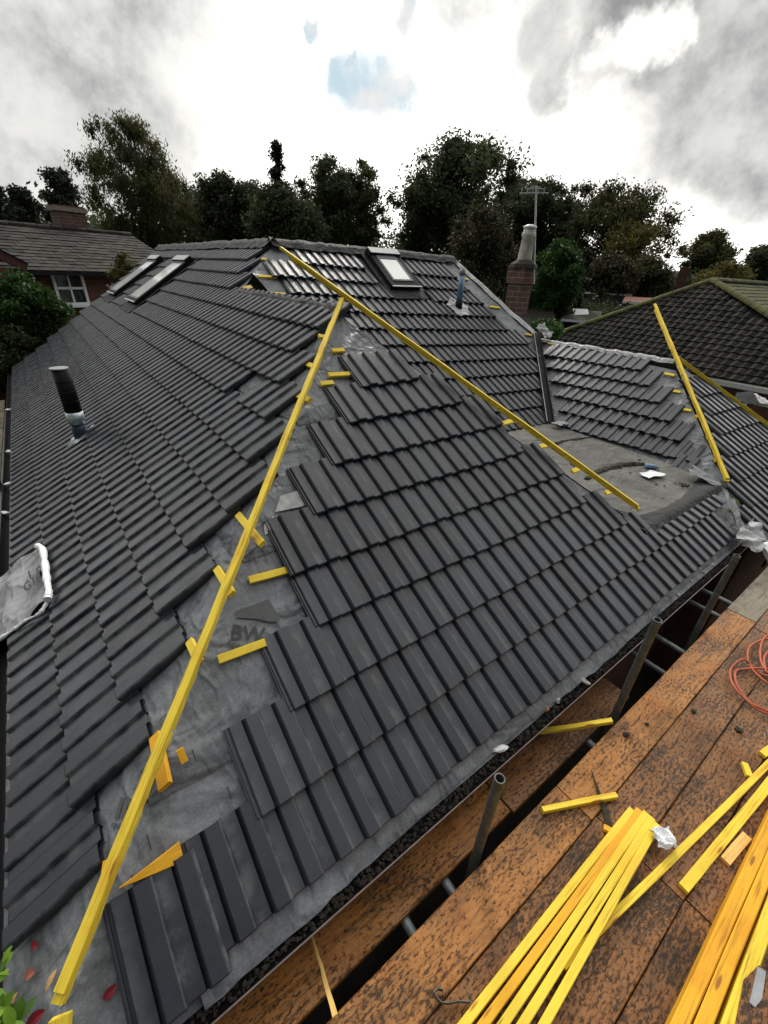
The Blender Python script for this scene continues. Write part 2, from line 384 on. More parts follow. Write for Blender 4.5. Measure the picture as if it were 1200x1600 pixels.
def add_tile(mb, sl, u, s0, L=.42, W=.308, lift=0.0, h0=.018, drop=.046, rot=0, prof=PROF, palep=EDGE_PALE, th=.024, jit=1, cut=None, sides=True):
    """one interlocking tile: front edge at s0, back at s0+L"""
    k = W/.308; tint = random.random(); du = random.uniform(-.0012, .0012)*jit; dh = random.uniform(-.0015, .0015)*jit; ds = random.uniform(-.004, .004)*jit
    dr = rot + random.uniform(-.004, .004)*jit
    vs = []; n = len(prof); w = []
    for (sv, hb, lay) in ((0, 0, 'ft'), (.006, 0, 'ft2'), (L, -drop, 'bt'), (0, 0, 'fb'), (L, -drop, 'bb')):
        for (pu, ph), we in zip(prof, palep):
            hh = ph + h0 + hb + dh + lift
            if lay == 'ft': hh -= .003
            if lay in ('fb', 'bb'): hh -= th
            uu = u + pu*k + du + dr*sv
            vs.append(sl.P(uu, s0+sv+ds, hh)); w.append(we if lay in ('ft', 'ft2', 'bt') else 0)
    fs = []
    for i in range(n-1):
        fs.append((i, i+1, n+i+1, n+i)); fs.append((n+i, n+i+1, 2*n+i+1, 2*n+i)); fs.append((3*n+i, 3*n+i+1, i+1, i))
        fs.append((4*n+i, 4*n+i+1, 3*n+i+1, 3*n+i))
    fs.append((n-1, 3*n+n-1, 4*n+n-1, 2*n+n-1, n+n-1)); fs.append((0, n, 2*n, 4*n, 3*n))
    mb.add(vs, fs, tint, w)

house = empty('bungalow', (3.1, 3.1, -2.7))
tag(house, 'brick bungalow being re-roofed with charcoal interlocking tiles over grey membrane', 'house')
def hpart(mb, name, mat, label=None, smooth=False, attr=False, parent=house):
    o = mb.build(name, mat, None, smooth, attr)
    o.parent = parent
    if parent is house: o.matrix_parent_inverse = Matrix.Translation(-house.location)
    if label: o['label'] = label
    return o
def kid(o, par):      # parent a world-space object to a world-space part
    o.parent = par
    return o
G = .2827
# left slope A (faces -X); u runs towards -Y
slA = Slope((0, 0, 0), (0, -1, 0), (CT, 0, ST)); WA = .3125
mb = MB()
def yfar(x): return 12.85 + (14.46-12.85)*x/4.06
rightA = {1: .49, 2: .80, 3: 1.115, 4: 1.43, 5: 1.74, 6: 1.76, 7: 2.05, 8: 2.365, 9: 2.68, 10: 3.0, 11: 3.0, 12: 6.12, 13: 6.46, 14: 6.78}
rightA[6] = 1.74
SKY_A = [(2.36, 3.62, 9.45, 10.45), (2.36, 3.62, 11.95, 12.95)]
for k, y0 in rightA.items():
    x0 = (k-1)*G; s0 = x0/CT; y = y0 + WA
    while y < yfar(x0) + .15:
        skip = False
        if (k == 8 and abs(y-WA-3.0) < .17): skip = True
        for (xa, xb, ya, yb) in SKY_A:
            if x0+.1 > xa-.05 and x0 < xb-.12 and y-WA/2 > ya-.12 and y-WA/2 < yb+.12: skip = True
        if not skip:
            add_tile(mb, slA, -y, s0, L=.44 if k == 14 else .42, W=WA)
        y += WA
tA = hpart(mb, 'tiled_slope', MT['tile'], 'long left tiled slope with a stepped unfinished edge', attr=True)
# front slope B (faces -Y); u = x
slB = Slope((0, 0, 0), (1, 0, 0), (0, CT, ST)); WB = .312
mb = MB()
rowsB = {1: (-1, 17), 2: (0, 18), 3: (1, 12), 4: (2, 11), 5: (2, 11), 6: (3, 10), 7: (4, 10), 8: (5, 9), 9: (6, 8)}
for k, (a, b_) in rowsB.items():
    for j in range(a, b_):
        x = .96 + WB*j
        L = .42
        if k == 2 and x > 4.85: L = .17
        if k == 3 and x > 4.6: L = .30
        add_tile(mb, slB, x, (k-1)*G/CT, L=L, W=WB)
# two loose tiles slipped at the corner
add_tile(mb, slB, .36, -.055, L=.44, W=WB, lift=.012, rot=.0)
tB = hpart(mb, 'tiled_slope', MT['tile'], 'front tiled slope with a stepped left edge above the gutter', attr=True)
# rear slope C
gC = .3118
slC = Slope((4.0, 2.67, 0), Vector((1, -.0526, -.0526*TT)), (0, CT, ST))
slC.N = Vector((0, -ST, CT))
mb = MB()
endC = {1: 7.26, 2: 7.47, 3: 7.78, 4: 8.06, 5: 8.32, 6: 8.35, 7: 8.02, 8: 7.97, 9: 7.93, 10: 7.82, 11: 7.75, 0: 7.1}
startC = {11: 4.22, 10: 3.86, 9: 3.84, 8: 3.86}
for k in range(1, 12):
    y4 = 3.136 + gC*k - .0526*4.0
    s0 = (y4-2.67)/CT; z = (y4-2.67)*TT
    x = startC.get(k, 3.3 + max(0, (2.06-z))/.93)
    n = int(round((endC[k]-x)/.31)); x = endC[k]-n*.31
    for j in range(n):
        xx = x + j*.31
        yc = y4 + .2
        if 5.70 < xx+.15 < 6.55 and k in (9, 10, 11) : continue
        if 6.95 < xx+.15 < 7.1 and k == 8: pass
        add_tile(mb, slC, xx-4.0, s0, L=.47 if k == 11 else .44, W=.31)
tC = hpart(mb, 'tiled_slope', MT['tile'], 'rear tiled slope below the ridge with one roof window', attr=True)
# right wing, slope E (faces -X)
slE = Slope((6.7, 0, 0), Vector((.0254, -1, .0254*TT)), (CT, 0, ST)); slE.N = Vector((-ST, 0, CT))
mb = MB()
ends = {7: (4.15, 2.43), 6: (3.9, 2.13), 5: (3.6, 1.81), 4: (3.3, 1.5), 3: (3.0, 1.21), 2: (3.0, 1.12)}
for k, (ya, yb) in ends.items():
    x0 = .0084 + .2524*k; s0 = x0/CT
    n = int(round((ya-yb)/.31))
    for j in range(n):
        y = yb + .31*(j+1)
        add_tile(mb, slE, -y, s0, L=.40, W=.31)
add_tile(mb, slE, -1.17, .28/CT, L=.40, W=.31, lift=.02)
add_tile(mb, slE, -1.22, .53/CT, L=.36, W=.31, lift=-.012)
tE = hpart(mb, 'tiled_slope', MT['tile'], 'courtyard-side tiled slope of the right wing', attr=True)
# right wing, front slope F
slF = Slope((7.0, 0, 0), Vector((1, -.0283, -.0283*TT)), (0, CT, ST)); slF.N = Vector((0, -ST, CT))
mb = MB()
endF = {7: (8.34, 8.95), 6: (8.12, 9.07), 5: (7.91, 9.17), 4: (7.63, 9.5), 3: (7.34, 9.8), 2: (7.08, 10.0), 1: (6.84, 10.3)}
for k, (a, b_) in endF.items():
    y0 = -.2317 + .2727*k - .0283*7; s0 = y0/CT
    n = max(2, int(round((b_-a)/.34)))
    for j in range(n): add_tile(mb, slF, a+.34*j-7.0, s0, L=.40, W=.34)
tF = hpart(mb, 'tiled_slope', MT['tile'], 'glossy front tiled slope of the right wing', attr=True)

# ------------------------------------------------------------------ membrane and roof carcass
def grid_poly(mb, P4, nu, nv, wob=.006):
    """bilinear patch through 4 points with a small sag/wrinkle"""
    a, b_, c, d = [Vector(p) for p in P4]; nrm = (b_-a).cross(d-a).normalized(); vs = []
    for j in range(nv+1):
        for i in range(nu+1):
            u, v = i/nu, j/nv
            p = (a*(1-u)+b_*u)*(1-v) + (d*(1-u)+c*u)*v
            e = min(1, min(u, 1-u, v, 1-v)*8)
            h = wob*e*(math.sin(u*nu*1.3+v*3)*.6+math.sin(v*nv*1.1+u*5)+random.uniform(-.6, .6))
            vs.append(p+nrm*h)
    fs = [(j*(nu+1)+i, j*(nu+1)+i+1, (j+1)*(nu+1)+i+1, (j+1)*(nu+1)+i) for j in range(nv) for i in range(nu)]
    mb.add(vs, fs)
D0 = -.062    # membrane lies this far (vertically) below the tile plane
def zA(x): return TT*x + D0
apex = (3.1, 3.1, zA(3.1)); H2 = (5.02, .45, TT*.45+D0)
Pk = (4.1, 6.77, zA(4.1)); Rg = (8.15, 6.72, TT*(6.72-2.67)+D0)
mb = MB()
grid_poly(mb, [(-.06, -.06, zA(-.06)), (3.1, 3.1, zA(3.1)), (3.1, 8, zA(3.1)), (-.06, 8, zA(-.06))], 26, 26)
grid_poly(mb, [(3.1, 5.77, zA(3.1)), (4.1, 6.77, zA(4.1)), (4.1, 8, zA(4.1)), (3.1, 8, zA(3.1))], 8, 8)
grid_poly(mb, [(-.06, 8, zA(-.06)), (4.1, 8, zA(4.1)), (4.1, 14.5, zA(4.1)), (-.06, 12.9, zA(-.06))], 12, 16)
hpart(mb, 'membrane', MT['membrane'], smooth=True)
mb = MB()
grid_poly(mb, [(-.06, -.06, -.06*TT+D0), (5.02, -.06, -.06*TT+D0), (5.02, .45, .45*TT+D0), (.45, .45, .45*TT+D0)], 40, 6, .004)
grid_poly(mb, [(.45, .45, .45*TT+D0), H2, (3.1, 3.1, zA(3.1)), (3.1, 3.1, zA(3.1))], 24, 20)
grid_poly(mb, [(5.02, -.06, -.06*TT+D0), (6.98, -.06, -.06*TT+D0), (6.98, .45, .45*TT+D0), (5.02, .45, .45*TT+D0)], 16, 5, .004)
hpart(mb, 'membrane', MT['membrane'], smooth=True)
for sl_, lims in ((slB, lambda u: (u*CT+.05, 5.0-u*.5)), (slA, lambda u: (-7.5, -u*CT-.05))):
    for sv2 in (.62, 1.55, 2.48):
        lo, hi = lims(sv2); mb = MB(); n = 40; vs = []
        for i in range(n+1):
            u = lo+(hi-lo)*i/n; w_ = .012*math.sin(u*5)+random.uniform(-.004, .004)
            vs += [sl_.P(u, sv2+w_, -.048), sl_.P(u, sv2+.004+w_, -.040), sl_.P(u, sv2+.16, -.047)]
        mb.add(vs, [(i*3+k, i*3+3+k, i*3+4+k, i*3+1+k) for i in range(n) for k in range(2)])
        hpart(mb, 'membrane_lap', MT['membrane'], smooth=True)
mb = MB()   # hidden side of the near wing, slope D
grid_poly(mb, [(5.02, .45, .25), (5.05, 3.05, .25), (3.1, 5.77, zA(3.1)), (3.1, 3.1, zA(3.1))], 10, 10)
# slope C
zc = lambda y: TT*(y-2.67)+D0
grid_poly(mb, [(5.0, 3.05, zc(3.05)), (7.2, 3.05, zc(3.05)), (8.78, 4.72, zc(4.72)), (3.9, 4.72, zc(4.72))], 18, 10)
grid_poly(mb, [(3.9, 4.72, zc(4.72)), (8.85, 4.72, zc(4.72)), (8.27, 6.2, zc(6.2)), (3.5, 6.2, zc(6.2))], 18, 10, .008)
grid_poly(mb, [(3.53, 6.2, zc(6.2)), (8.27, 6.2, zc(6.2)), (8.15, 6.76, zc(6.76)), (4.1, 6.77, zc(6.77))], 14, 5, .006)
hpart(mb, 'membrane', MT['membrane'], smooth=True)
mb = MB()   # right wing E and F
ze = lambda x: TT*(x-6.7)+D0
grid_poly(mb, [(7.05, .40, ze(7.1)), (8.62, 2.0, ze(8.62)), (8.75, 4.75, ze(8.75)), (7.12, 3.1, ze(7.12))], 14, 14, .012)
grid_poly(mb, [(6.55, -.35, -.35*TT+D0), (10.4, -.35, -.35*TT+D0), (8.7, 2.05, 2.05*TT+D0), (8.6, 2.0, 2.0*TT+D0)], 14, 14, .006)
hpart(mb, 'membrane', MT['membrane'], smooth=True)
# back slopes closing the roof so light and side views hold
mb = MB()
zr = zA(4.1)
mb.add([(4.1, 6.77, zr), (4.1, 14.5, zr), (8.1, 14.5, 0), (8.1, 9.5, .3)], [(0, 1, 2, 3)])
mb.add([(4.1, 6.77, zr), (8.1, 9.5, .3), (12.2, 9.5, .1), (8.15, 6.76, zc(6.76))], [(0, 1, 2, 3)])
mb.add([(8.15, 6.76, zc(6.76)), (12.2, 9.5, .1), (12.2, 4.0, -.9), (8.85, 4.72, zc(4.72))], [(0, 1, 2, 3)])
mb.add([(8.85, 4.75, 1.3), (8.7, 2.05, 1.3), (10.4, -.35, -.3), (11.9, 4.0, -.8)], [(0, 1, 2, 3)])
mb.add([(-.06, 12.9, zA(-.06)), (4.1, 14.5, zr), (8.1, 14.9, -.1), (-.06, 14.9, -.9)], [(0, 1, 2, 3)])
hpart(mb, 'rear_slope', MT['membrane'])
# printed dashes on the membrane
mb = MB()
def dash(sl, u, s, L=.055, w=.005, h=-.044):
    mb.add([sl.P(u, s, h), sl.P(u+w, s, h), sl.P(u+w, s+L, h), sl.P(u, s+L, h)], [(0, 1, 2, 3)])
for i in range(60):
    for j in range(11):
        x = i*.085+.1; s = j*.32+.05+(i % 2)*.1
        y = s*CT
        if y < x-.05 and x+y < 6 and random.random() < .6 and (i % 4 < 2): dash(slB, x, s, h=-.043)
for i in range(80):
    for j in range(11):
        yy = i*.085+.1; s = j*.32+.05+(i % 2)*.1
        x = s*CT
        if x < yy-.05 and x < 3 and random.random() < .6 and (i % 4 < 2): dash(slA, -yy, s, h=-.043)
hpart(mb, 'printed_dashes', MT['ink'])['kind'] = 'stuff'

def text_on(txt, o, U, V, size, mat, name='print', width=None, parent=None, lift=.002):
    cu = bpy.data.curves.new('txt', 'FONT'); cu.body = txt; cu.size = 1; cu.offset = .02
    ob = bpy.data.objects.new('txt', cu); COL.objects.link(ob)
    dg = bpy.context.evaluated_depsgraph_get(); me = bpy.data.meshes.new_from_object(ob.evaluated_get(dg))
    bpy.data.objects.remove(ob); U = Vector(U).normalized(); V = Vector(V).normalized(); Nn = U.cross(V).normalized()
    xs = [v.co.x for v in me.vertices]; wx = max(xs)-min(xs); kx = (width/wx) if width else size
    for v in me.vertices:
        v.co = Vector(o) + U*(v.co.x*kx) + V*(v.co.y*size) + Nn*lift
    me.materials.append(mat); r = bpy.data.objects.new(name, me); COL.objects.link(r)
    return r
def house_text(*a, **k):
    r = text_on(*a, **k); r.parent = house; r.matrix_parent_inverse = Matrix.Translation(-house.location); return r
hm = D0+.012
o0 = onB(358, 998, hm); o1 = onB(408, 1003, hm); up_ = onB(363, 974, hm)-o0
house_text('BW', o0, (o1-o0), up_, up_.length*1.35, MT['ink'], 'printed_letters', width=(o1-o0).length*1.05)
o0 = onB(354, 1009, hm); o1 = onB(392, 1016, hm); up_ = onB(356, 1002, hm)-o0
house_text('REWAR', o0, (o1-o0), up_, up_.length*1.35, MT['ink'], 'printed_letters', width=(o1-o0).length)
o0 = onA(474, 553, hm); o1 = onA(499, 557, hm); up_ = onA(486, 543, hm)-o0
house_text('WC2', o0, onA(500, 552, hm)-o0, up_, up_.length*1.2, MT['ink'], 'printed_letters', width=.28)
o0 = onA(178, 1278, hm); o1 = onA(212, 1278, hm); up_ = onA(188, 1243, hm)-o0
house_text('IM', o0, (o1-o0), up_, up_.length*1.3, MT['inkpale'], 'printed_letters', width=(o1-o0).length)
o0 = onA(173, 1294, hm); o1 = onA(206, 1296, hm); up_ = onA(175, 1285, hm)-o0
house_text('RASI TO', o0, (o1-o0), up_, up_.length*1.3, MT['ink'], 'printed_letters', width=(o1-o0).length)
mb = MB()
mb.add([onB(x, y, hm+.002) for x, y in [(368, 965), (368, 955), (420, 936), (438, 969), (424, 972), (400, 967)]], [(5, 4, 3, 2, 1, 0)])
hpart(mb, 'printed_panel', MT['inkpale'])

# torn membrane overlaps: sheets lapping over each other
mb = MB()
for q in [[(438, 775), (470, 765), (478, 790), (430, 800)], [(412, 820), (428, 805), (424, 830), (414, 836)]]:
    mb.add([onB(x, y, D0+.02) for x, y in q], [(0, 1, 2, 3)])
hpart(mb, 'torn_membrane', MT['lightmem'])
# eaves strip of membrane dipping into the gutter
mb = MB(); n = 90; vs = []
for i in range(n+1):
    x = .55 + (6.9-.55)*i/n; w_ = .045+.018*math.sin(x*2.1)+random.uniform(-.006, .006)
    w_ *= max(.25, 1-max(0, x-3.2)*.35)
    vs += [(x, .03, TT*.03-.03), (x, -.012-w_*.4, -.045), (x, -.02-w_, -.062-w_*.5+random.uniform(-.004, .004))]
mb.add(vs, [(i*3+k, i*3+k+1, i*3+k+4, i*3+k+3) for i in range(n) for k in range(2)])
hpart(mb, 'eaves_strip', MT['membrane'], smooth=True)

# ridge strips (folded membrane)
def ridge_strip(name, pts, wl, wr, dl, dr, mat, label=None, jag=.02):
    mb = MB(); vs = []; n = len(pts)
    for i, p in enumerate(pts):
        p = Vector(p)+Vector((0, 0, random.uniform(-.012, .012)))
        j1 = random.uniform(-jag, jag); j2 = random.uniform(-jag, jag)
        vs += [p+Vector(dl)*(wl+j1), p+Vector(dl)*(wl*.4)+Vector((0, 0, .012)), p+Vector((0, 0, .03)), p+Vector(dr)*(wr*.4)+Vector((0, 0, .012)), p+Vector(dr)*(wr+j2)]
    mb.add(vs, [(i*5+k, i*5+k+1, i*5+k+6, i*5+k+5) for i in range(n-1) for k in range(4)])
    return hpart(mb, name, mat, label, smooth=True)
ridge_strip('ridge_membrane', [(4.1, 6.7+7.8*i/60, TT*4.1+.03) for i in range(61)], .2, .2, (-CT, 0, -ST), (CT, 0, -ST), MT['blackfelt'])
ridge_strip('ridge_membrane', [(4.05+4.1*i/40, 6.77-.05*i/40, TT*(6.77-2.67)+.03-.05*i/40) for i in range(41)], .17, .2, (0, -CT, -ST), (0, CT, -ST), MT['blackfelt'])
ridge_strip('ridge_membrane', [(3.1, 3.05+2.7*i/24, TT*3.1+.0) for i in range(25)], .08, .2, (-CT, 0, -ST), (CT, 0, -ST), MT['blackfelt'])
ridge_strip('ridge_membrane', [(8.72, 2.1+2.6*i/24, TT*(8.7-6.7)-.0) for i in range(25)], .06, .2, (-CT, 0, -ST), (CT, 0, -ST), MT['lightmem'])
ridge_strip('hip_membrane', [(8.15+(8.85-8.15)*i/14, 6.74+(4.76-6.74)*i/14, TT*(6.74+(4.76-6.74)*i/14-2.67)-.03) for i in range(15)], .12, .2, (-CT, 0, -ST*.1), (CT, 0, -ST), MT['lightmem'])
# valley trough between rear slope and right wing
mb = MB()
va0, va1 = Vector((8.80, 4.80, 1.43)), Vector((7.12, 3.02, .31))
dv = (va1-va0).normalized(); sv = dv.cross(Vector((0, 0, 1))).normalized(); nv = sv.cross(dv)
def strip(mb, a, b_, s_, o, w, z, th):
    c = (a+b_)/2 + s_*o + nv*z; mb.box(c, dv, s_, nv, (b_-a).length, w, th)
strip(mb, va0, va1, sv, 0, .10, -.0, .01); strip(mb, va0, va1, sv, .05, .012, .02, .045); strip(mb, va0, va1, sv, -.05, .012, .02, .045)
hpart(mb, 'valley_trough', MT['black'])
mb = MB(); strip(mb, va0, va1, sv, .062, .008, .035, .012) ; 
hpart(mb, 'valley_edge', MT['palemetal'])

# flat felt roof of the courtyard
mb = MB()
grid_poly(mb, [(4.75, .44, .265), (7.0, .42, .265), (7.3, 3.25, .30), (4.75, 3.35, .30)], 18, 18, .010)
flat = hpart(mb, 'flat_roof', MT['flat'], smooth=True)
mb = MB(); n = 26; vs = []
for i in range(n+1):
    x = 4.90 + 2.1*i/n
    w_ = .26 - .13*abs(math.sin((x-4.9)*1.6))+random.uniform(-.01, .01)
    vs += [(x, .40, TT*.40-.01), (x, .44, .315), (x, .47+.2*w_, .31), (x, .44+w_, .287)]
mb.add(vs, [(i*4+k, i*4+k+4, i*4+k+5, i*4+k+1) for i in range(n) for k in range(3)])
mb.add([(4.75, 1.15, .29), (4.95, .36, .25), (5.25, .41, .31), (5.1, .85, .30)], [(0, 1, 2, 3)])
hpart(mb, 'felt_upstand', MT['blackfelt'], smooth=True)
def blobstrip(mb, pts, w, z, th=.015):
    for i in range(len(pts)-1):
        a = Vector(pts[i]); b_ = Vector(pts[i+1]); L = (b_-a).length; k = max(2, int(L/.009))
        for j in range(k):
            c = a.lerp(b_, j/k) + Vector((random.uniform(-w, w), random.uniform(-w, w), 0))
            r = random.uniform(.008, .024); n_ = 6; a0 = random.random()*6
            ring = [c+Vector((math.cos(a0+q*6.283/n_)*r, math.sin(a0+q*6.283/n_)*r*random.uniform(.6, 1), 0)) for q in range(n_)]
            o = len(mb.v); top = c+Vector((0, 0, random.uniform(.3, 1)*th))
            mb.add(ring+[top], [(q, (q+1) % n_, n_) for q in range(n_)])
def catmull(P, k=7):
    o = []
    for i in range(1, len(P)-2):
        for j in range(k):
            t_ = j/k; a, b_, c, d = P[i-1], P[i], P[i+1], P[i+2]
            o.append(.5*((2*b_)+(c-a)*t_+(2*a-5*b_+4*c-d)*t_*t_+(3*b_-a-3*c+d)*t_**3))
    return o
def ribbon(mb, pts, w, h):
    pts = catmull([Vector(pts[0])]+[Vector(p) for p in pts]+[Vector(pts[-1])], 9); vs = []
    for i, p in enumerate(pts):
        d = (pts[min(i+1, len(pts)-1)]-pts[max(0, i-1)]).normalized(); s_ = Vector((-d.y, d.x, 0)); e = math.sin(math.pi*(i+.5)/len(pts))**.4
        a, c = w*e*random.uniform(.55, 1.2), w*e*random.uniform(.55, 1.2)
        vs += [p-s_*a, p-s_*a*.4+Vector((0, 0, h*random.uniform(.6, 1.2))), p+s_*c*.4+Vector((0, 0, h*random.uniform(.4, 1.2))), p+s_*c]
    mb.add(vs, [(i*4+k, i*4+4+k, i*4+5+k, i*4+1+k) for i in range(len(pts)-1) for k in range(3)])
mb = MB()
zf = .278
ribbon(mb, [onz(858, 696, zf), onz(880, 690, zf), onz(905, 686, zf), onz(925, 684, zf)], .05, .02)
ribbon(mb, [onz(915, 750, zf), onz(935, 738, zf), onz(960, 729, zf), onz(985, 725, zf), onz(1010, 727, zf)], .075, .03)
blobstrip(mb, [onz(1060, 755, zf), onz(1075, 762, zf)], .06, zf, .03)
blobstrip(mb, [onz(885, 720, zf), onz(900, 730, zf)], .02, zf)
for _ in range(14):
    p = Vector((random.uniform(5.3, 7.0), random.uniform(.6, 2.8), .28)); blobstrip(mb, [p, p+Vector((.02, .02, 0))], .01, zf, .01)
mo = hpart(mb, 'moss_ridge', MT['moss']); mo['kind'] = 'stuff'

# short battens that stick out of the tiles
def stub(pl, a, b_, w=.045, h=.025, up=None, mat=None, taper=None, lift=0):
    f = {'A': onA, 'B': onB, 'C': onC, 'E': onE}[pl]; nrm = {'A': slA.N, 'E': slA.N, 'B': slB.N, 'C': slB.N}[pl]
    p0 = f(*a, D0+.012+lift); p1 = f(*b_, D0+.012+lift)
    o = lath('batten', p0, p1, w, h, nrm, mat, None, .001, 2, taper)
    o.parent = house; o.matrix_parent_inverse = Matrix.Translation(-house.location)
    return o
for a in [('A', (374, 806), (412, 852)), ('A', (341, 890), (365, 930)), ('A', (299, 1003), (314, 1036)), ('A', (434, 523), (480, 538)),
          ('A', (478, 570), (497, 577)), ('A', (458, 617), (486, 628)), ('A', (408, 684), (412, 690)),
          ('B', (341, 1032), (414, 1005)), ('B', (389, 908), (456, 890)), ('B', (500, 602), (520, 600)), ('B', (518, 550), (537, 549)),
          ('B', (512, 588), (556, 586)), ('B', (497, 527), (512, 530)),
          ('A', (355, 458), (385, 464)),
          ('E', (1025, 562), (1044, 564)), ('E', (1038, 585), (1054, 588)), ('E', (1052, 612), (1063, 614)), ('E', (1068, 641), (1080, 643)), ('E', (856, 537), (872, 540)),
          ('B', (1084, 652), (1098, 650)), ('B', (1103, 685), (1112, 684)), ('B', (1115, 720), (1123, 722)), ('B', (1140, 796), (1152, 801)),
          ('B', (782, 664), (802, 658)), ('B', (840, 700), (858, 696)), ('B', (892, 738), (906, 733)), ('B', (944, 772), (956, 768)),
          ('C', (403, 433), (432, 434)), ('C', (410, 459), (446, 461)), ('C', (409, 406), (416, 407)),
          ('C', (562, 421), (570, 421)), ('C', (575, 444), (583, 444)), ('C', (726, 437), (731, 438)), ('C', (764, 480), (780, 482)), ('C', (820, 523), (830, 525)),
          ('C', (824, 668), (846, 664)), ('C', (846, 664), (864, 659))]:
    stub(*a)
stub('B', (284, 1329), (187, 1387), .075, .03, taper=.05, mat=MT['batten_or'], lift=.012)
stub('A', (246, 1150), (262, 1230), .06, .025, mat=MT['batten_or'])
stub('A', (174, 1342), (170, 1375), .05, .02, mat=MT['batten_or'])
stub('A', (405, 690), (400, 700), .04, .02)
stub('C', (380, 452), (393, 449), .06, .02, mat=MT['split'])

# ------------------------------------------------------------------ hip battens (long laths laid over the hips, each its own thing)
def batten_run(name, pts, label, w=.040, h=.024, lower=True):
    """pts along the hip; the top lath and a staggered lower lath run as one object"""
    root = empty(name, pts[0]); tag(root, label, 'timber batten', 'long yellow battens laid on the hips')
    def add(nm, P, off, ww, hh):
        P = [Vector(p)+Vector(off) for p in P]
        X = (P[-1]-P[0]).normalized(); o = lath(nm, P[0], P[-1], ww, hh, (0, 0, 1), MT['batten'], None, .0035, 24)
        mw = o.matrix_world.copy(); o.parent = root; o.matrix_parent_inverse = Matrix.Translation(-root.location)
        return o
    d = (Vector(pts[-1])-Vector(pts[0])).normalized(); side = Vector((0, 0, 1)).cross(d).normalized()
    add('top_lath', pts, (0, 0, .028), w, h)
    if lower:
        P0, P1 = Vector(pts[0]), Vector(pts[-1]); L = (P1-P0).length; s = -.02 if lower is True else lower
        k = 0
        while s < L*.97:
            l = random.uniform(.55, 1.1); a = P0+d*max(s, -.03); b_ = P0+d*min(s+l, L*.97)
            add('packing_lath', [a, b_], side*random.uniform(-.011, .013), w, .03); s += l+.01; k += 1
    return root
def hb(px, py): return onB(px, py, .0)
p1a = onA(102, 1552, .035); p1b = Vector((3.12, 3.06, 2.10))
batten_run('hip_batten', [(p1a.x, p1a.y, p1a.z), p1b], 'longest yellow hip batten rising from the bottom left corner to the near peak')
b2a = Vector((4.94, .60, .46)); b2p = Vector((3.22, 2.97, 2.07)); b2b = b2a+(b2p-b2a)*1.265
batten_run('hip_batten', [b2a, b2b], 'yellow batten crossing the middle of the roof from flat roof to far ridge', .038, .024)
b3a = Vector((7.03, .45, .30)); b3p = Vector((8.55, 2.03, 1.375)); b3b = b3a+(b3p-b3a)*1.62
batten_run('hip_batten', [b3a, b3b], 'yellow batten on the right wing sticking up past its peak', .042, .026)
batten_run('hip_batten', [Vector((8.68, 2.05, 1.36)), Vector((10.0, -.1, -.05))], 'thin yellow batten running down the far right edge of the right wing', .045, .03)

# ------------------------------------------------------------------ roof windows, flue, pipes, chimney
def skylight(sl, u0, u1, s0, s1, label, fw=0.0):
    root_h = .0
    mb = MB(); U, Sv, Nn = sl.U, sl.S, sl.N
    uc, sc_ = (u0+u1)/2, (s0+s1)/2; w, l = u1-u0, s1-s0
    def bx(uu, ss, hh, lu, ls, lh): mb.box(sl.P(uu, ss, hh), U, Sv, Nn, lu, ls, lh)
    bx(u0+.025+fw/2, sc_, .03, .05+fw, l, .12); bx(u1-.025-fw/2, sc_, .03, .05+fw, l, .12); bx(uc, s0+.03+fw/2, .03, w-.102-2*fw, .06+fw, .117)
    bx(uc, s1-.07, .045, w+.02, .14, .16)
    fr = hpart(mb, 'skylight', MT['blackfelt'] if False else MT['black'], label)
    mb = MB(); bx(uc, sc_-.03, .086, w-.10-2*fw, l-.2-2*fw, .01); g = mb.build('pane', MT['paleglass']); g.parent = fr
    mb = MB()
    bx(u0+.07+fw, sc_-.02, .088, .035, l-.18-2*fw, .02); bx(u1-.07-fw, sc_-.02, .088, .035, l-.18-2*fw, .02); bx(uc, s0+.08+fw, .089, w-.175-2*fw, .04, .02); bx(uc, s1-.165-fw*.6, .0885, w-.175-2*fw, .05+fw, .02)
    g = mb.build('sash', MT['darkgalv']); g.parent = fr
    mb = MB(); bx(uc, s1-.07, .131, w-.02, .15, .012); g = mb.build('cover', MT['palemetal']); g.parent = fr
    mb = MB(); bx(uc, s0-.02, .088, w-.02, .03, .012); g = mb.build('sill_cover', MT['palemetal']); g.parent = fr
    mb = MB(); bx(uc, s0-.14, .012, w+.1, .22, .012)
    bx(u0-.05, sc_, .012, .1, l+.1, .012); bx(u1+.05, sc_, .012, .1, l+.1, .012)
    g = mb.build('flashing', MT['blackfelt']); g.parent = fr
    return fr
skylight(slA, -10.45, -9.45, 2.42/CT, 3.6/CT, 'nearer of the two roof windows high on the left slope')
skylight(slA, -12.95, -11.95, 2.42/CT, 3.6/CT, 'farther of the two roof windows high on the left slope')
skylight(Slope((4.0, 2.67, 0), (1, 0, 0), (0, CT, ST)), 5.82-4, 6.5-4, 3.18/CT, 3.98/CT, 'roof window on the rear slope close under the ridge', .055)
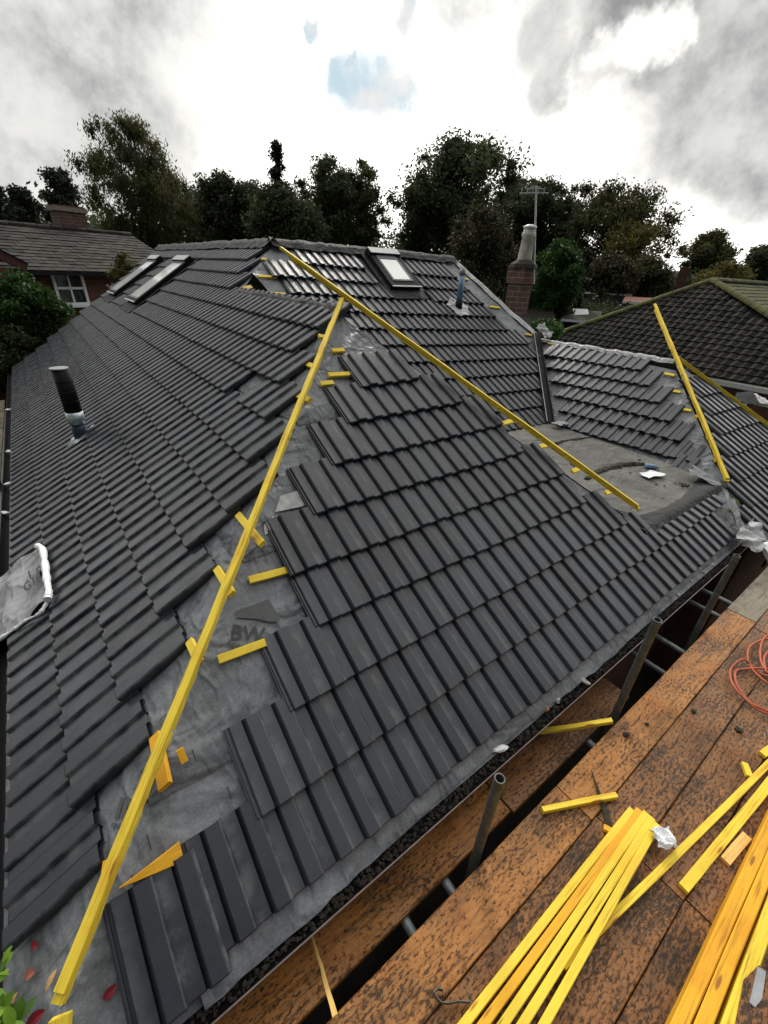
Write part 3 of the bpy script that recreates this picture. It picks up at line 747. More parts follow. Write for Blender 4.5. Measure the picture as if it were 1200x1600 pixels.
# black flue with foil band
def cyl_part(name, base, z0, z1, r, mat, parent, n=20, cap=True):
    mb = MB(); mb.tube([(base[0], base[1], z0), (base[0], base[1], z1)], r, n, cap)
    o = mb.build(name, mat, None, False)
    for p in o.data.polygons: p.use_smooth = len(p.vertices) == 4
    if parent is house: o.parent = house; o.matrix_parent_inverse = Matrix.Translation(-house.location)
    else: o.parent = parent
    return o
fb = (.80, 5.15); fz = .8*TT
fl = cyl_part('flue', fb, fz+.30, fz+.78, .085, MT['black'], house)
fl['label'] = 'black round flue with silver tape standing on the left slope'
cyl_part('flue_cap', (fb[0]-.01, fb[1]), fz+.775, fz+.79, .090, MT['lead'], fl)
cyl_part('tape_band', fb, fz+.17, fz+.305, .088, MT['foil'], fl)
cyl_part('lower_pipe', fb, fz-.05, fz+.18, .075, MT['darkblue'], fl)
for zz in (.42, .53, .64): cyl_part('collar', fb, fz+zz, fz+zz+.012, .087, MT['black'], fl)
mb = MB(); n = 20
for i in range(n):
    a0, a1 = i/n*6.283, (i+1)/n*6.283; r0, r1 = random.uniform(.13, .18), random.uniform(.13, .18)
    def q(a, r): x, y = fb[0]+math.cos(a)*r, fb[1]+math.sin(a)*r; return (x, y, TT*x+.022+random.uniform(0, .012))
    mb.add([q(a0, .06), q(a1, .06), q(a1, r1), q(a0, r0)], [(0, 1, 2, 3)])
f2 = mb.build('flashing', MT['foil']); f2.parent = fl
# blue soil pipe on the rear slope with lead slate
pb = (7.12, 5.42); pz = TT*(5.42-2.67)
sp = cyl_part('vent_pipe', pb, pz+.13, pz+.56, .055, MT['bluepipe'], house); sp['label'] = 'blue wrapped vent pipe on the rear slope'
cyl_part('pipe_end', pb, pz+.55, pz+.66, .056, MT['lead'], sp); cyl_part('pipe_collar', pb, pz-.02, pz+.14, .068, MT['black'], sp)
mb = MB(); n = 28; ring = []
for i in range(n):
    a0 = i/n*6.283; r = .20+.03*math.sin(a0*5)+random.uniform(-.02, .02)
    x, y = pb[0]+math.cos(a0)*r*1.15, pb[1]+math.sin(a0)*r; ring.append((x, y, TT*(y-2.67)+.03+random.uniform(0, .02)))
mb.add(ring+[(pb[0], pb[1], pz+.05)], [(i, (i+1) % n, n) for i in range(n)])
f2 = mb.build('lead_slate', MT['lightmem']); f2.parent = sp
# chimney behind the rear slope
cc = far(803, 500, 10.6); cx, cy_ = cc.x, cc.y
ztop = far(803, 412, 10.6).z
def brick_box(name, cx, cy, w, d, z0, z1, mat, ang=0, parent=None):
    c, s = math.cos(ang), math.sin(ang)
    P = [(cx+c*a-s*b_, cy+s*a+c*b_) for a, b_ in ((-w/2, -d/2), (w/2, -d/2), (w/2, d/2), (-w/2, d/2))]
    q = []
    for i in range(4): wall_quad(q, P[i], P[(i+1) % 4], z0, z1)
    q.append(tuple(Vector((p[0], p[1], z1)) for p in P))
    o = build_walls(name, q, mat)
    if parent is not None:
        o.parent = parent
        if parent is house: o.matrix_parent_inverse = Matrix.Translation(-house.location)
    return o
ch = brick_box('chimney', cx, cy_, .37, .33, -.8, ztop-.35, MT['oldbrick'], 0, house)
ch['label'] = 'red brick chimney stack with a tall pale pot'
brick_box('corbel', cx, cy_, .45, .41, ztop-.35, ztop-.07, MT['oldbrick'], 0, ch)
mb = MB(); mb.tube([(cx, cy_, ztop-.07), (cx, cy_, ztop+.0), (cx, cy_, ztop+.08)], [.30, .27, .13], 8); o = mb.build('mortar_cap', MT['moss']); o.parent = ch
mb = MB(); mb.tube([(cx, cy_, ztop+.02), (cx, cy_, ztop+.1), (cx, cy_, ztop+.46), (cx, cy_, ztop+.48), (cx, cy_, ztop+.54), (cx, cy_, ztop+.56), (cx, cy_, ztop+.62)],
                   [.150, .140, .118, .135, .135, .112, .118], 20); o = mb.build('chimney_pot', MT['pot'], None, True); o.parent = ch
mb = MB(); mb.tube([(cx, cy_, ztop+.62), (cx, cy_, ztop+.65), (cx, cy_, ztop+.68)], [.13, .13, .05], 20); o = mb.build('pot_cowl', MT['white'], None, True); o.parent = ch
# aerial
ae = empty('tv_aerial', (cx+.05, cy_-.3, ztop-.3)); tag(ae, 'thin television aerial on a mast strapped to the brick chimney', 'aerial')
def apart(mb, name, mat, root):
    o = mb.build(name, mat); o.parent = root; o.matrix_parent_inverse = Matrix.Translation(-Vector(root.location)); return o
mb = MB(); t0 = Vector((cx+.05, cy_-.3, ztop-.35)); t1 = far(838, 290, 10.7); mb.tube([t0, t1], .018, 8); apart(mb, 'mast', MT['palemetal'], ae)
d = (t1-t0)
mb = MB()
for k, L in ((.97, .5), (.93, .8), (.985, .3)):
    c = t0+d*k; mb.tube([c+CR*(-L/2)*.8+Vector((0, 0, .0)), c+CR*(L/2)*.6], .008, 6)
for j in range(5):
    c = t0+d*.95+CR*(-.28+j*.11); mb.tube([c-Vector((0, 0, .06)), c+Vector((0, 0, .06))], .006, 5)
apart(mb, 'aerial_elements', MT['palemetal'], ae)

# walls, fascia, gutters
q = []
for a, b_ in [((6.75, .3), (.3, .3)), ((.3, .3), (.3, 12.6)), ((6.75, .3), (6.75, -.1)), ((11, -.1), (6.75, -.1)), ((.3, 12.6), (8, 14.2))]:
    wall_quad(q, b_, a, -2.7, -.15)
build_o = build_walls('wall', q, MT['brick']); build_o.parent = house; build_o.matrix_parent_inverse = Matrix.Translation(-house.location)
mb = MB(); mb.box((3.3, .02, -.16), (1, 0, 0), (0, 1, 0), (0, 0, 1), 6.7, .02, .2); mb.box((.02, 6.4, -.16), (0, 1, 0), (1, 0, 0), (0, 0, 1), 12.8, .02, .2)
mb.box((8.6, -.28, -.36), (1, 0, 0), (0, 1, 0), (0, 0, 1), 3.6, .02, .2)
hpart(mb, 'fascia', MT['black'])
def gutter(name, a, b_, out, r=.056):
    a = Vector(a); b_ = Vector(b_); mb = MB(); vs = []; n = 10; out = Vector(out)
    for p in (a, b_):
        for k in range(n+1):
            an = math.pi*k/n; vs.append(p+out*(-math.cos(an)*r)+Vector((0, 0, -math.sin(an)*r)))
        for k in range(n, -1, -1):
            an = math.pi*k/n; vs.append(p+out*(-math.cos(an)*(r+.004))+Vector((0, 0, -math.sin(an)*(r+.004))))
    m_ = 2*(n+1); mb.add(vs, [(k, (k+1) % m_, (k+1) % m_+m_, k+m_) for k in range(m_)])
    return hpart(mb, name, MT['black'])
gutter('gutter', (-.12, -.065, -.085), (6.95, -.065, -.085), (0, -1, 0), .062)
gutter('gutter', (-.065, .05, -.085), (-.065, 12.9, -.085), (-1, 0, 0), .062)
mb = MB(); mb.box((3.3, -.133, -.083), (1, 0, 0), (0, 1, 0), (0, 0, 1), 6.9, .006, .008); hpart(mb, 'gutter_lip', simple('brown_lip', (.12, .08, .07), .4))
# things lying in the gutter: moss, leaves, mortar
mb = MB()
for _ in range(3200):
    x = random.uniform(.5, 6.9); c = Vector((x, -.065+random.uniform(-.045, .045), -.125+random.uniform(0, .02))); r = random.uniform(.003, .013)
    n_ = 5; a0 = random.random()*6
    ring = [c+Vector((math.cos(a0+q_*6.283/n_)*r*random.uniform(.5, 1.4), math.sin(a0+q_*6.283/n_)*r, random.uniform(-.006, .006))) for q_ in range(n_)]
    mb.add(ring+[c+Vector((0, 0, r*.8))], [(q_, (q_+1) % n_, n_) for q_ in range(n_)])
tag(mb.build('gutter_debris', MT['debris']), 'dark wet moss and leaf litter filling the front gutter', 'debris', kind='stuff')
def rock(name, c, r, mat, label, cat, flat_=.6, group=None):
    import bmesh
    bm = bmesh.new(); bmesh.ops.create_icosphere(bm, subdivisions=2, radius=1)
    for v in bm.verts:
        k = 1+random.uniform(-.22, .22); v.co = Vector((v.co.x*r[0]*k, v.co.y*r[1]*k, v.co.z*r[2]*k))
    me = bpy.data.meshes.new(name); bm.to_mesh(me); bm.free(); me.materials.append(mat)
    o = bpy.data.objects.new(name, me); COL.objects.link(o); o.location = c; o.rotation_euler = (0, 0, random.random()*3); return tag(o, label, cat, group)
g_ = lambda px, py, z=-.085: onz(px, py, z)
rock('mortar_lump', g_(852, 1102), (.045, .02, .015), MT['terracotta'], 'orange terracotta fragment lying in the gutter beside a grey one', 'rubble')
rock('mortar_lump', g_(868, 1090), (.04, .025, .015), MT['stone'], 'grey mortar lump in the gutter next to the orange fragment', 'rubble')
rock('mortar_lump', g_(1000, 975), (.07, .02, .012), MT['terracotta'], 'brown curled shard in the gutter above the middle steel upright', 'rubble')
rock('mortar_lump', g_(910, 1062), (.06, .02, .015), MT['stone'], 'broken grey mortar strip in the gutter between terracotta pieces', 'rubble')
rock('mortar_lump', g_(782, 1170, -.07), (.055, .018, .012), MT['white'], 'white curled plastic scrap in the gutter above the nearest upright', 'litter')
rock('mortar_lump', g_(650, 1270), (.04, .02, .012), MT['stone'], 'small buff stone in the near part of the gutter', 'rubble')
for px, py in ((1075, 905), (1095, 893), (1110, 882), (1055, 925), (1030, 940)):
    rock('mortar_lump', g_(px, py), (.05, .022, .016), MT['stone'], 'pale mortar crumbs in the far end of the front gutter', 'rubble', group='mortar crumbs in the gutter')

# crumpled pale membrane at the valley foot
def crumple(name, c, U, V, lu, lv, mat, amp=.03, n=14, seed=1):
    rnd = random.Random(seed); mb = MB(); vs = []
    ph = [(rnd.uniform(2, 9), rnd.uniform(2, 9), rnd.random()*6, rnd.uniform(.3, 1)) for _ in range(7)]
    U = Vector(U).normalized(); V = Vector(V).normalized(); Nn = U.cross(V)
    for j in range(n+1):
        for i in range(n+1):
            u, v = i/n-.5, j/n-.5
            h = sum(a*abs(math.sin(fx*u+fy*v+p)) for fx, fy, p, a in ph)/3*amp
            e = 1+.18*math.sin(7*u+3*v+seed)
            vs.append(Vector(c)+U*u*lu*e+V*v*lv*(1+.15*math.sin(9*u+seed))+Nn*(h+rnd.uniform(0, amp*.12)))
    mb.add(vs, [(j*(n+1)+i, j*(n+1)+i+1, (j+1)*(n+1)+i+1, (j+1)*(n+1)+i) for j in range(n) for i in range(n)])
    return mb.build(name, mat, None, mat is not MT['white'])
o = crumple('membrane_scrap', onB(1163, 845, .0), (1, 0, 0), (0, CT, ST), .55, .26, MT['lightmem'], .09, 20, 3); tag(o, 'crumpled pale membrane bunched at the foot of the right valley over the gutter', 'membrane scrap')
o = crumple('membrane_scrap', onB(1190, 862, -.05), (1, .3, 0), (0, 1, .2), .28, .2, MT['white'], .09, 12, 5); tag(o, 'white torn plastic below the crumpled membrane at the right edge', 'plastic scrap')
o = crumple('membrane_scrap', onB(1142, 805, .0), (1, .9, .6), (-.5, 1, .66), .6, .16, MT['membrane'], .05, 14, 8); tag(o, 'grey membrane strip lining the gap between front tiles and right wing', 'membrane scrap')
o = crumple('membrane_scrap', onz(1097, 748, .31), (1, .2, 0), (0, 1, .2), .3, .35, MT['membrane'], .04, 12, 9); tag(o, 'torn grey membrane corner under the foot of the right wing batten', 'membrane scrap')
o = crumple('plastic_wrapper', onz(874, 665, .33), (1, 0, 0), (0, 1, 0), .22, .16, MT['lead'], .05, 8, 11); tag(o, 'crumpled bluish wrapper on the flat roof at the foot of the black valley', 'wrapper')
o = crumple('plastic_wrapper', onz(1018, 742, .30), (1, -.25, 0), (.2, 1, 0), .28, .15, MT['white'], .015, 8, 12); tag(o, 'flat white packet lying on the grey felt roof', 'packet')
o = crumple('membrane_scrap', Vector((8.72, 4.62, 1.38)), (1, 0, .3), (0, 1, .6), .26, .34, MT['lightmem'], .14, 14, 14); tag(o, 'white membrane tuft standing at the top of the black valley', 'membrane scrap')
mb = MB(); a = onz(1008, 728, .31); b_ = onz(1030, 731, .31); d = (b_-a); mb.tube([a, a+d*.1, a+d*.7, a+d*.85, b_], [.03, .036, .036, .014, .014], 12)
tag(mb.build('plastic_bottle', MT['bluepipe'], None, True), 'pale blue tube lying beside the white packet on the flat roof', 'bottle')
# mortar fleck by the peak
# loose membrane sheet on the left slope
sh = empty('membrane_sheet', onA(40, 930, .05)); tag(sh, 'loose grey membrane sheet with a rolled white edge hanging over the left eave', 'membrane sheet')
def onS(px, py, h=.06): return onA(px, py, h)
mb = MB(); n = 14; vs = []
tl, tr, br, bl = onS(-40, 925), onS(58, 858), onS(74, 940), onS(-30, 1020)
for j in range(n+1):
    for i in range(n+1):
        u, v = i/n, j/n; p = (tl*(1-u)+tr*u)*(1-v)+(bl*(1-u)+br*u)*v
        p = p+slA.N*(.014*math.sin(u*11+v*4)+.012*math.sin(v*13-u*5)+random.uniform(-.003, .003)); vs.append(p)
mb.add(vs, [(j*(n+1)+i, (j+1)*(n+1)+i, (j+1)*(n+1)+i+1, j*(n+1)+i+1) for j in range(n) for i in range(n)])
o = apart(mb, 'sheet', membrane_mat('light_grey_membrane', (.22, .22, .24), (.36, .36, .38), .55, 4), sh)
for p in o.data.polygons: p.use_smooth = True
mb = MB(); pts = [onS(x, y, .09) for x, y in [(58, 853), (66, 858), (70, 880), (73, 905), (76, 925), (74, 938)]]
mb.tube(catmull([pts[0]]+pts+[pts[-1]], 5), [random.uniform(.017, .03) for _ in range(25)], 9); o = apart(mb, 'rolled_edge', MT['white'], sh)
mb = MB(); pts = [onS(x, y, .06) for x, y in [(74, 940), (62, 958), (40, 970), (20, 985), (-10, 1005)]]
mb.tube(catmull([pts[0]]+pts+[pts[-1]], 5), [random.uniform(.006, .018) for _ in range(20)], 7); o = apart(mb, 'torn_edge', MT['white'], sh)
U_ = onS(68, 885, .10)-onS(50, 908, .10)
for txt, a, b2, hgt in (('G1E', (39, 926), (66, 906), .05), ('1 m', (44, 908), (68, 889), .03)):
    o0 = onS(*a, .095); o1 = onS(*b2, .095); up_ = onS(a[0]-4, a[1]-14, .095)-o0
    r = text_on(txt, o0, o1-o0, up_, up_.length*1.25, MT['ink'], 'printed_letters', width=(o1-o0).length); r.parent = sh; r.matrix_parent_inverse = Matrix.Translation(-Vector(sh.location))
# splinters, nail and small bits by the hip
o = lath('wood_splinter', onB(288, 1190, -.02), onB(280, 1170, .0), .03, .02, mat=MT['batten_or'], seg=2); tag(o, 'tiny orange wood chip with a nail beside the long hip batten', 'wood chip')
o = lath('timber_offcut', onB(99, 1583, 0), onB(95, 1640, 0), .06, .04); tag(o, 'short yellow batten end at the bottom left corner under the long batten', 'timber batten')

# ------------------------------------------------------------------ scaffold
ZD = -.2
rows = [(-.36, -.585), (-.59, -.81), (-.815, -1.037), (-1.042, -1.265), (-1.27, -1.493)]
def bx_(px, py): return onz(px, py, ZD).x
J = [[bx_(905, 1262)-.0, bx_(1152, 958)], [bx_(1000, 1340), bx_(1187, 985)], [bx_(1085, 1425)], [bx_(1118, 1450)], []]
def board(x0, x1, y0, y1, z, mat, label, tilt=0):
    th = .038; mb = MB(); n = max(2, int((x1-x0)/.3)); vs = []; L = x1-x0
    for i in range(n+1):
        x = L*i/n; w1 = random.uniform(-.002, .002); w2 = random.uniform(-.002, .002)
        vs += [(x, y1-y0+w1, -th), (x, w2, -th), (x, w2, -.004), (x, w2+.004, 0), (x, y1-y0+w1-.004, 0), (x, y1-y0+w1, -.004)]
    fs = [(i*6+k, i*6+(k+1) % 6, (i+1)*6+(k+1) % 6, (i+1)*6+k) for i in range(n) for k in range(6)] + [tuple(range(5, -1, -1)), tuple(n*6+k for k in range(6))]
    mb.add(vs, fs); o = mb.build('scaffold_board', mat); o.location = (x0, y0, z); o.rotation_euler = (0, -tilt, 0)
    return tag(o, label, 'scaffold board', 'scaffold boards of the platform')
names = ['first', 'second', 'third', 'fourth', 'fifth']
for r, ((ya, yb), js) in enumerate(zip(rows, J)):
    xs = [-.9]+js+[9.5]
    for i in range(len(xs)-1):
        part = 'whole length' if len(xs) == 2 else ('near' if i == 0 else ('far' if i == len(xs)-2 else 'middle'))
        mat = MT['deck2'] if (r == 0 and i >= 1) or (r == 0 and i == 0) else MT['deck']
        if r == 0 and i == 2: mat = MT['ply']
        board(xs[i]+.004, xs[i+1]-.004, yb, ya, ZD+random.uniform(-.003, .003), mat,
              '%s wet brown board, %s row out from the open gap beside the roof' % (part, names[r]) if len(xs) > 2 else 'long wet brown board, %s row out from the open gap' % names[r])
board(-.6, 2.22, -.255, .06, -.385, MT['deck2'], 'near orange board tucked under the front gutter')
board(2.23, 3.62, -.27, .03, -.38, MT['deck'], 'short dark wet board under the gutter by the middle upright')
def tube_(name, a, b_, label, group, r=.0242, mat=None, hollow=True):
    a = Vector(a); b_ = Vector(b_); root = MB(); d = (b_-a).normalized(); n = 18
    mb = MB(); mb.tube([a, b_], r, n, False); mb.tube([b_, a], r-.005, n, False)
    e = len(mb.v)
    fs = []
    # annular end caps
    ref = Vector((0, 0, 1)).cross(d) if abs(d.z) < .95 else Vector((1, 0, 0)).cross(d)
    A = ref.normalized(); B = d.cross(A)
    for c in (a, b_):
        vs = [c+A*r*math.cos(k*6.2832/n)+B*r*math.sin(k*6.2832/n) for k in range(n)]+[c+A*(r-.005)*math.cos(k*6.2832/n)+B*(r-.005)*math.sin(k*6.2832/n) for k in range(n)]
        mb.add(vs, [(k, (k+1) % n, n+(k+1) % n, n+k) for k in range(n)])
    o = mb.build(name, mat or MT['galv'], None, True)
    return tag(o, label, 'scaffold tube', group)
GU = 'upright scaffold tubes in the gap'
tube_('scaffold_upright', (1.828, -.31, -2.7), (1.835, -.31, .45), 'nearest steel upright tube with an open round top rising through the gap', GU, mat=MT['darkgalv'])
tube_('scaffold_upright', (3.42, -.31, -2.7), (3.19, -.31, .665), 'middle steel upright tube rising through the gap', GU, mat=MT['darkgalv'])
tube_('scaffold_upright', (4.70, -.31, -2.7), (4.605, -.31, .575), 'farthest steel upright tube near the crumpled membrane', GU, mat=MT['darkgalv'])
trans = [(onz(1110, 928, -.35).x, 'transom tube crossing the gap just past the farthest upright', -.35),
         (onz(1090, 946, -.45).x, 'transom tube crossing the gap behind the farthest upright', -.45),
         (onz(1040, 1003, -.45).x, 'transom tube crossing the gap just past the middle upright', -.45),
         (onz(1022, 1042, -.55).x, 'lower transom tube crossing the gap at the middle upright', -.55),
         (onz(918, 1158, -.45).x, 'transom tube crossing the gap under the short yellow offcut', -.45),
         (onz(703, 1388, -.45).x, 'transom tube crossing the gap at the foot of the nearest upright', -.45),
         (onz(643, 1455, -.45).x, 'nearest transom tube crossing the gap, left of the nearest upright', -.45)]
for x, lab, z in trans: tube_('scaffold_transom', (x, -1.7, z-.0), (x, .22, z), lab, 'transom tubes under the boards')
tube_('scaffold_ledger', (-1.2, -.32, -.62), (9.6, -.32, -.62), 'long ledger tube running in the dark under the gap', 'transom tubes under the boards', mat=MT['darkgalv'])
# boards added below the platform to keep the gap dark
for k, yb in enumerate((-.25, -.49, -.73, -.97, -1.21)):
    o = board(-1.2, 9.6, yb-.225, yb, -2.15, MT['deck'], 'dark board added below the platform to keep the gap dark'); o['group'] = 'boards added below the gap'
# left-hand scaffold
o = board(0, 9, -.24, 0, -.55, MT['ply'], 'weathered grey plank beside the left eave gutter'); o.location = (-.32, 3.2, -.55); o.rotation_euler = (0, 0, rad(90)); o['group'] = 'planks left of the eave'
o = board(0, 9, -.24, 0, -.55, MT['ply'], 'outer weathered plank left of the eave'); o.location = (-.58, 3.2, -.55); o.rotation_euler = (0, 0, rad(90)); o['group'] = 'planks left of the eave'
tube_('scaffold_upright', (-.22, 6.3, -2.7), (-.28, 6.6, .9), 'leaning steel tube left of the eave behind the flue', 'scaffold tubes by the left eave', mat=MT['darkgalv'])
tube_('scaffold_ledger', (-.27, 2.0, -.50), (-.27, 11, -.50), 'steel tube running along the left eave below the gutter', 'scaffold tubes by the left eave', mat=MT['darkgalv'])
for i, (px, py) in enumerate(((16, 640), (18, 705), (19, 755), (14, 800))):
    rock('plastic_bracket', onA(px, py, -.05)+Vector((-.03, 0, 0)), (.025, .05, .02), MT['white'], 'white plastic scrap on the left gutter edge', 'litter', group='white scraps along the left gutter')

# ------------------------------------------------------------------ loose timber on the platform
zt = ZD+.002
def loose(a, b_, w, h, label, z=zt, mat=None, group=None, taper=None, seg=None, name='timber_batten', bend=.003):
    p0 = onz(*a, z+h); p1 = onz(*b_, z+h); p0.z = z; p1.z = z
    o = lath(name, p0, p1, w, h, (0, 0, 1), mat, None, bend, seg, taper); return tag(o, label, 'timber batten', group)
BG = 'yellow battens bundled on the platform'
bun = [((988, 1264), (725, 1600), 'leftmost batten of the yellow bundle on the platform'),
       ((999.5, 1265), (755, 1600), 'second batten from the left in the yellow bundle'),
       ((1010, 1270), (786, 1600), 'middle batten of the yellow bundle'),
       ((1019, 1278), (817, 1600), 'second batten from the right in the yellow bundle'),
       ((1027, 1288), (850, 1600), 'rightmost batten of the yellow bundle')]
for i, (a, b_, lab) in enumerate(bun):
    p0 = onz(*a, zt+.045); p1 = onz(*b_, zt+.045); d = (p1-p0)
    p0.z = p1.z = zt+.002*i
    o = lath('timber_batten', p0, p0+d*1.35, .034, .045, (0, 0, 1), None if i != 1 else MT['batten_or'], None, .002); tag(o, lab, 'timber batten', BG)
p0 = onz(1200, 1194, zt+.03); p1 = onz(905, 1484, zt+.02); d = p0-p1; p0.z = p1.z = zt+.001
o = lath('timber_batten', p1-d*.06, p1+d*1.6, .033, .025); tag(o, 'long thin yellow batten slanting out from under the bundle to the right edge', 'timber batten')
p0 = onz(1203, 1222, zt+.03); p1 = onz(1068, 1388, zt+.02); d = p0-p1; p0.z = p1.z = zt+.001
o = lath('timber_batten', p1, p1+d*2.5, .046, .025); tag(o, 'wide yellow batten ending short on the platform right of the thin one', 'timber batten')
RG = 'heavy battens stacked at the bottom right'
zz = zt+.06
for i, (a, b_, w, lab, mat) in enumerate([((1203, 1292), (1063, 1600), .05, 'left orange batten of the heavy stack in the bottom right corner', MT['batten_or']),
                          ((1203, 1350), (1100, 1600), .05, 'middle orange batten of the heavy stack in the bottom right corner', MT['batten_or']),
                          ((1206, 1420), (1143, 1600), .05, 'right pale yellow batten of the heavy stack in the bottom right corner', MT['batten'])]):
    p0 = onz(*a, zz+.03); p1 = onz(*b_, zz+.03); d = p1-p0; p0.z = p1.z = zt
    o = lath('timber_batten', p0-d*1.5, p0+d*1.5, w, zz-zt+.03, (0, 0, 1), mat, None, .002); tag(o, lab, 'timber batten', RG)
loose((848, 1264), (964, 1241), .030, .030, 'yellow offcut resting on the board edge left of the bundle top', group='yellow offcuts on the platform')
o = loose((843, 1145), (957, 1128), .030, .028, 'yellow offcut bridging the gap between gutter board and platform', z=-.30, group='yellow offcuts on the platform')
p0 = onz(843, 1145, -.33); p1 = onz(957, 1128, -.16); bpy.data.objects.remove(o)
o = lath('timber_batten', p0, p1, .032, .028); tag(o, 'yellow offcut bridging the gap between gutter board and platform', 'timber batten', 'yellow offcuts on the platform')
loose((1164, 1191), (1172, 1212), .035, .025, 'tiny yellow offcut near the right edge below the orange cable', group='yellow offcuts on the platform', seg=2)
loose((1134, 1345), (1168, 1305), .045, .022, 'short dull yellow offcut between the wide batten and the heavy stack', group='yellow offcuts on the platform', mat=MT['split'], seg=2)
loose((944, 1291), (962, 1300), .03, .025, 'small orange offcut poking out left of the bundle', group='yellow offcuts on the platform', mat=MT['batten_or'], seg=2)
loose((1192, 1178), (1210, 1165), .04, .025, 'yellow offcut cut by the right edge of the view', group='yellow offcuts on the platform', seg=2)
p0 = onz(484, 1450, -.34); p1 = onz(524, 1590, -.18)
o = lath('wood_splinter', p1, p0, .022, .010, mat=MT['split'], taper=.35, bend=.004, seg=8); tag(o, 'long pale wood splinter leaning from the gutter board to the platform', 'wood splinter')
p0 = onz(924, 1203, ZD+.012); p1 = onz(952, 1292, ZD+.004); o = lath('wood_splinter', p1, p0, .035, .008, mat=MT['moss'], taper=.1, seg=6); tag(o, 'dark bark splinter lying under the upper offcut', 'wood splinter')
# broken board end with steel band, bottom right
p0 = onz(1170, 1515, -.08); 
mb = MB(); P = [onz(x, y, -.10) for x, y in [(1163, 1530), (1186, 1508), (1230, 1540), (1210, 1700), (1130, 1700)]]
mb.poly(P[::-1], .038); o = mb.build('board_offcut', MT['deck']); tag(o, 'brown board end with a steel end band in the bottom right corner', 'board offcut')
bnd = MB(); P = [onz(x, y, -.094) for x, y in [(1184, 1510), (1197, 1518), (1191, 1560), (1180, 1574), (1171, 1566)]]; bnd.poly(P[::-1], .01)
k_ = bnd.build('end_band', MT['lead']); k_.parent = o
# gutter bracket hook
mb = MB(); pts = [onz(x, y, ZD+.02) for x, y in [(735, 1566), (715, 1565), (700, 1568), (690, 1567), (682, 1560), (679, 1551), (684, 1545), (692, 1547), (692, 1556)]]
for i in range(len(pts)-1):
    a, b_ = pts[i], pts[i+1]; d = (b_-a); c = (a+b_)/2; mb.box(c, d.normalized(), Vector((0, 0, 1)).cross(d).normalized(), (0, 0, 1), d.length+.002, .003, .028)
tag(mb.build('gutter_bracket', MT['darkgalv']), 'dark steel strap with a curled end lying beside the yellow bundle', 'bracket')
# white rag
o = crumple('white_rag', onz(1030, 1318, zt+.01), (1, -.6, 0), (.6, 1, 0), .11, .09, MT['white'], .07, 14, 21); tag(o, 'small crumpled white rag at the top of the yellow bundle', 'rag')
# clods on the boards
for (px, py, r, lab) in [(978, 1147, .017, 'round dark clod of moss on the orange board past the yellow offcut'), (1011, 1131, .011, 'small dark clod beside the round one'),
                         (1084, 1111, .015, 'long dark clod on the second board row'), (1155, 1140, .02, 'dark clod near the orange cable'), (910, 1078+80, .008, 'tiny crumb at the platform edge'), (1067, 1077, .006, 'tiny dark crumb left of the orange cable')]:
    rock('moss_clod', onz(px, py, zt+r*.4), (r*1.3, r, r*.6), MT['moss'], lab, 'clod')
# orange cable
cab = []
ctr = onz(1188, 1035, zt)
rnd = random.Random(4)
wp = [(1225, 1130), (1200, 1118), (1170, 1100), (1150, 1075), (1146, 1055), (1160, 1047), (1200, 1050), (1230, 1060), (1215, 1075), (1195, 1070), (1172, 1045), (1165, 1025), (1175, 1008), (1198, 1002), (1220, 1010), (1222, 1040), (1205, 1060), (1185, 1052), (1160, 1035),
      (1142, 1045), (1139, 1063), (1150, 1085), (1185, 1112), (1210, 1120), (1230, 1100), (1210, 1070), (1190, 1045), (1186, 1020), (1192, 1000), (1215, 990), (1230, 1000), (1210, 1012), (1192, 1030), (1195, 1060), (1200, 1090)]
P = [onz(x, y, zt+.010)+Vector((0, 0, .004+.03*abs(math.sin(i*1.3)))) for i, (x, y) in enumerate(wp)]
mb = MB(); mb.tube(catmull(P), .0082, 8); tag(mb.build('extension_cable', MT['rope'], None, True), 'tangled coil of orange cable on the platform at the right edge', 'cable')

# ------------------------------------------------------------------ leaves and the corner plant
def leaf_mesh(mb, c, d, up, L, Wd, tint=.5):
    d = Vector(d).normalized(); s = Vector(up).cross(d).normalized(); u = d.cross(s); vs = []; n = 6
    for i in range(n+1):
        t_ = i/n; w = Wd*math.sin(math.pi*min(1, t_*.92+.04))**.8; z = .12*L*math.sin(t_*2.6)
        vs += [c+d*L*t_-s*w+u*z, c+d*L*t_-u*-z*.6, c+d*L*t_+s*w+u*z]
    mb.add(vs, [(i*3+k, i*3+k+1, i*3+k+4, i*3+k+3) for i in range(n) for k in range(2)], tint)
redl = simple('red_leaf', (.20, .008, .018), .45, 0, .4, 20, .2); tanl = simple('tan_leaf', (.55, .33, .12), .6, 0, .3, 20, .2); pinkl = simple('pink_leaf', (.32, .10, .07), .6, 0, .3, 20, .2)
for (a, b_, w, mt_, lab) in [((161, 1562), (183, 1538), .016, redl, 'dark red fallen leaf on the membrane right of the long batten'),
                             ((71, 1549), (90, 1514), .012, tanl, 'narrow tan leaf on the membrane left of the long batten foot'),
                             ((38, 1525), (56, 1518), .018, pinkl, 'faded pink leaf on the membrane in the lower left'),
                             ((50, 1473), (60, 1480), .014, redl, 'small red leaf under the lowest left tile'),
                             ((14, 1578), (28, 1550), .010, tanl, 'slim orange leaf by the corner plant'), ((36, 1612), (72, 1578), .022, redl, 'large crimson leaf at the bottom left edge')]:
    p0 = onB(*a, D0+.02) if a[0] > 100 else onA(*a, D0+.03); p1 = onB(*b_, D0+.02) if a[0] > 100 else onA(*b_, D0+.03)
    mb = MB(); leaf_mesh(mb, p0, p1-p0, slB.N if a[0] > 100 else slA.N, (p1-p0).length, w); o = mb.build('fallen_leaf', mt_); tag(o, lab, 'leaf', 'fallen leaves in the lower left corner')
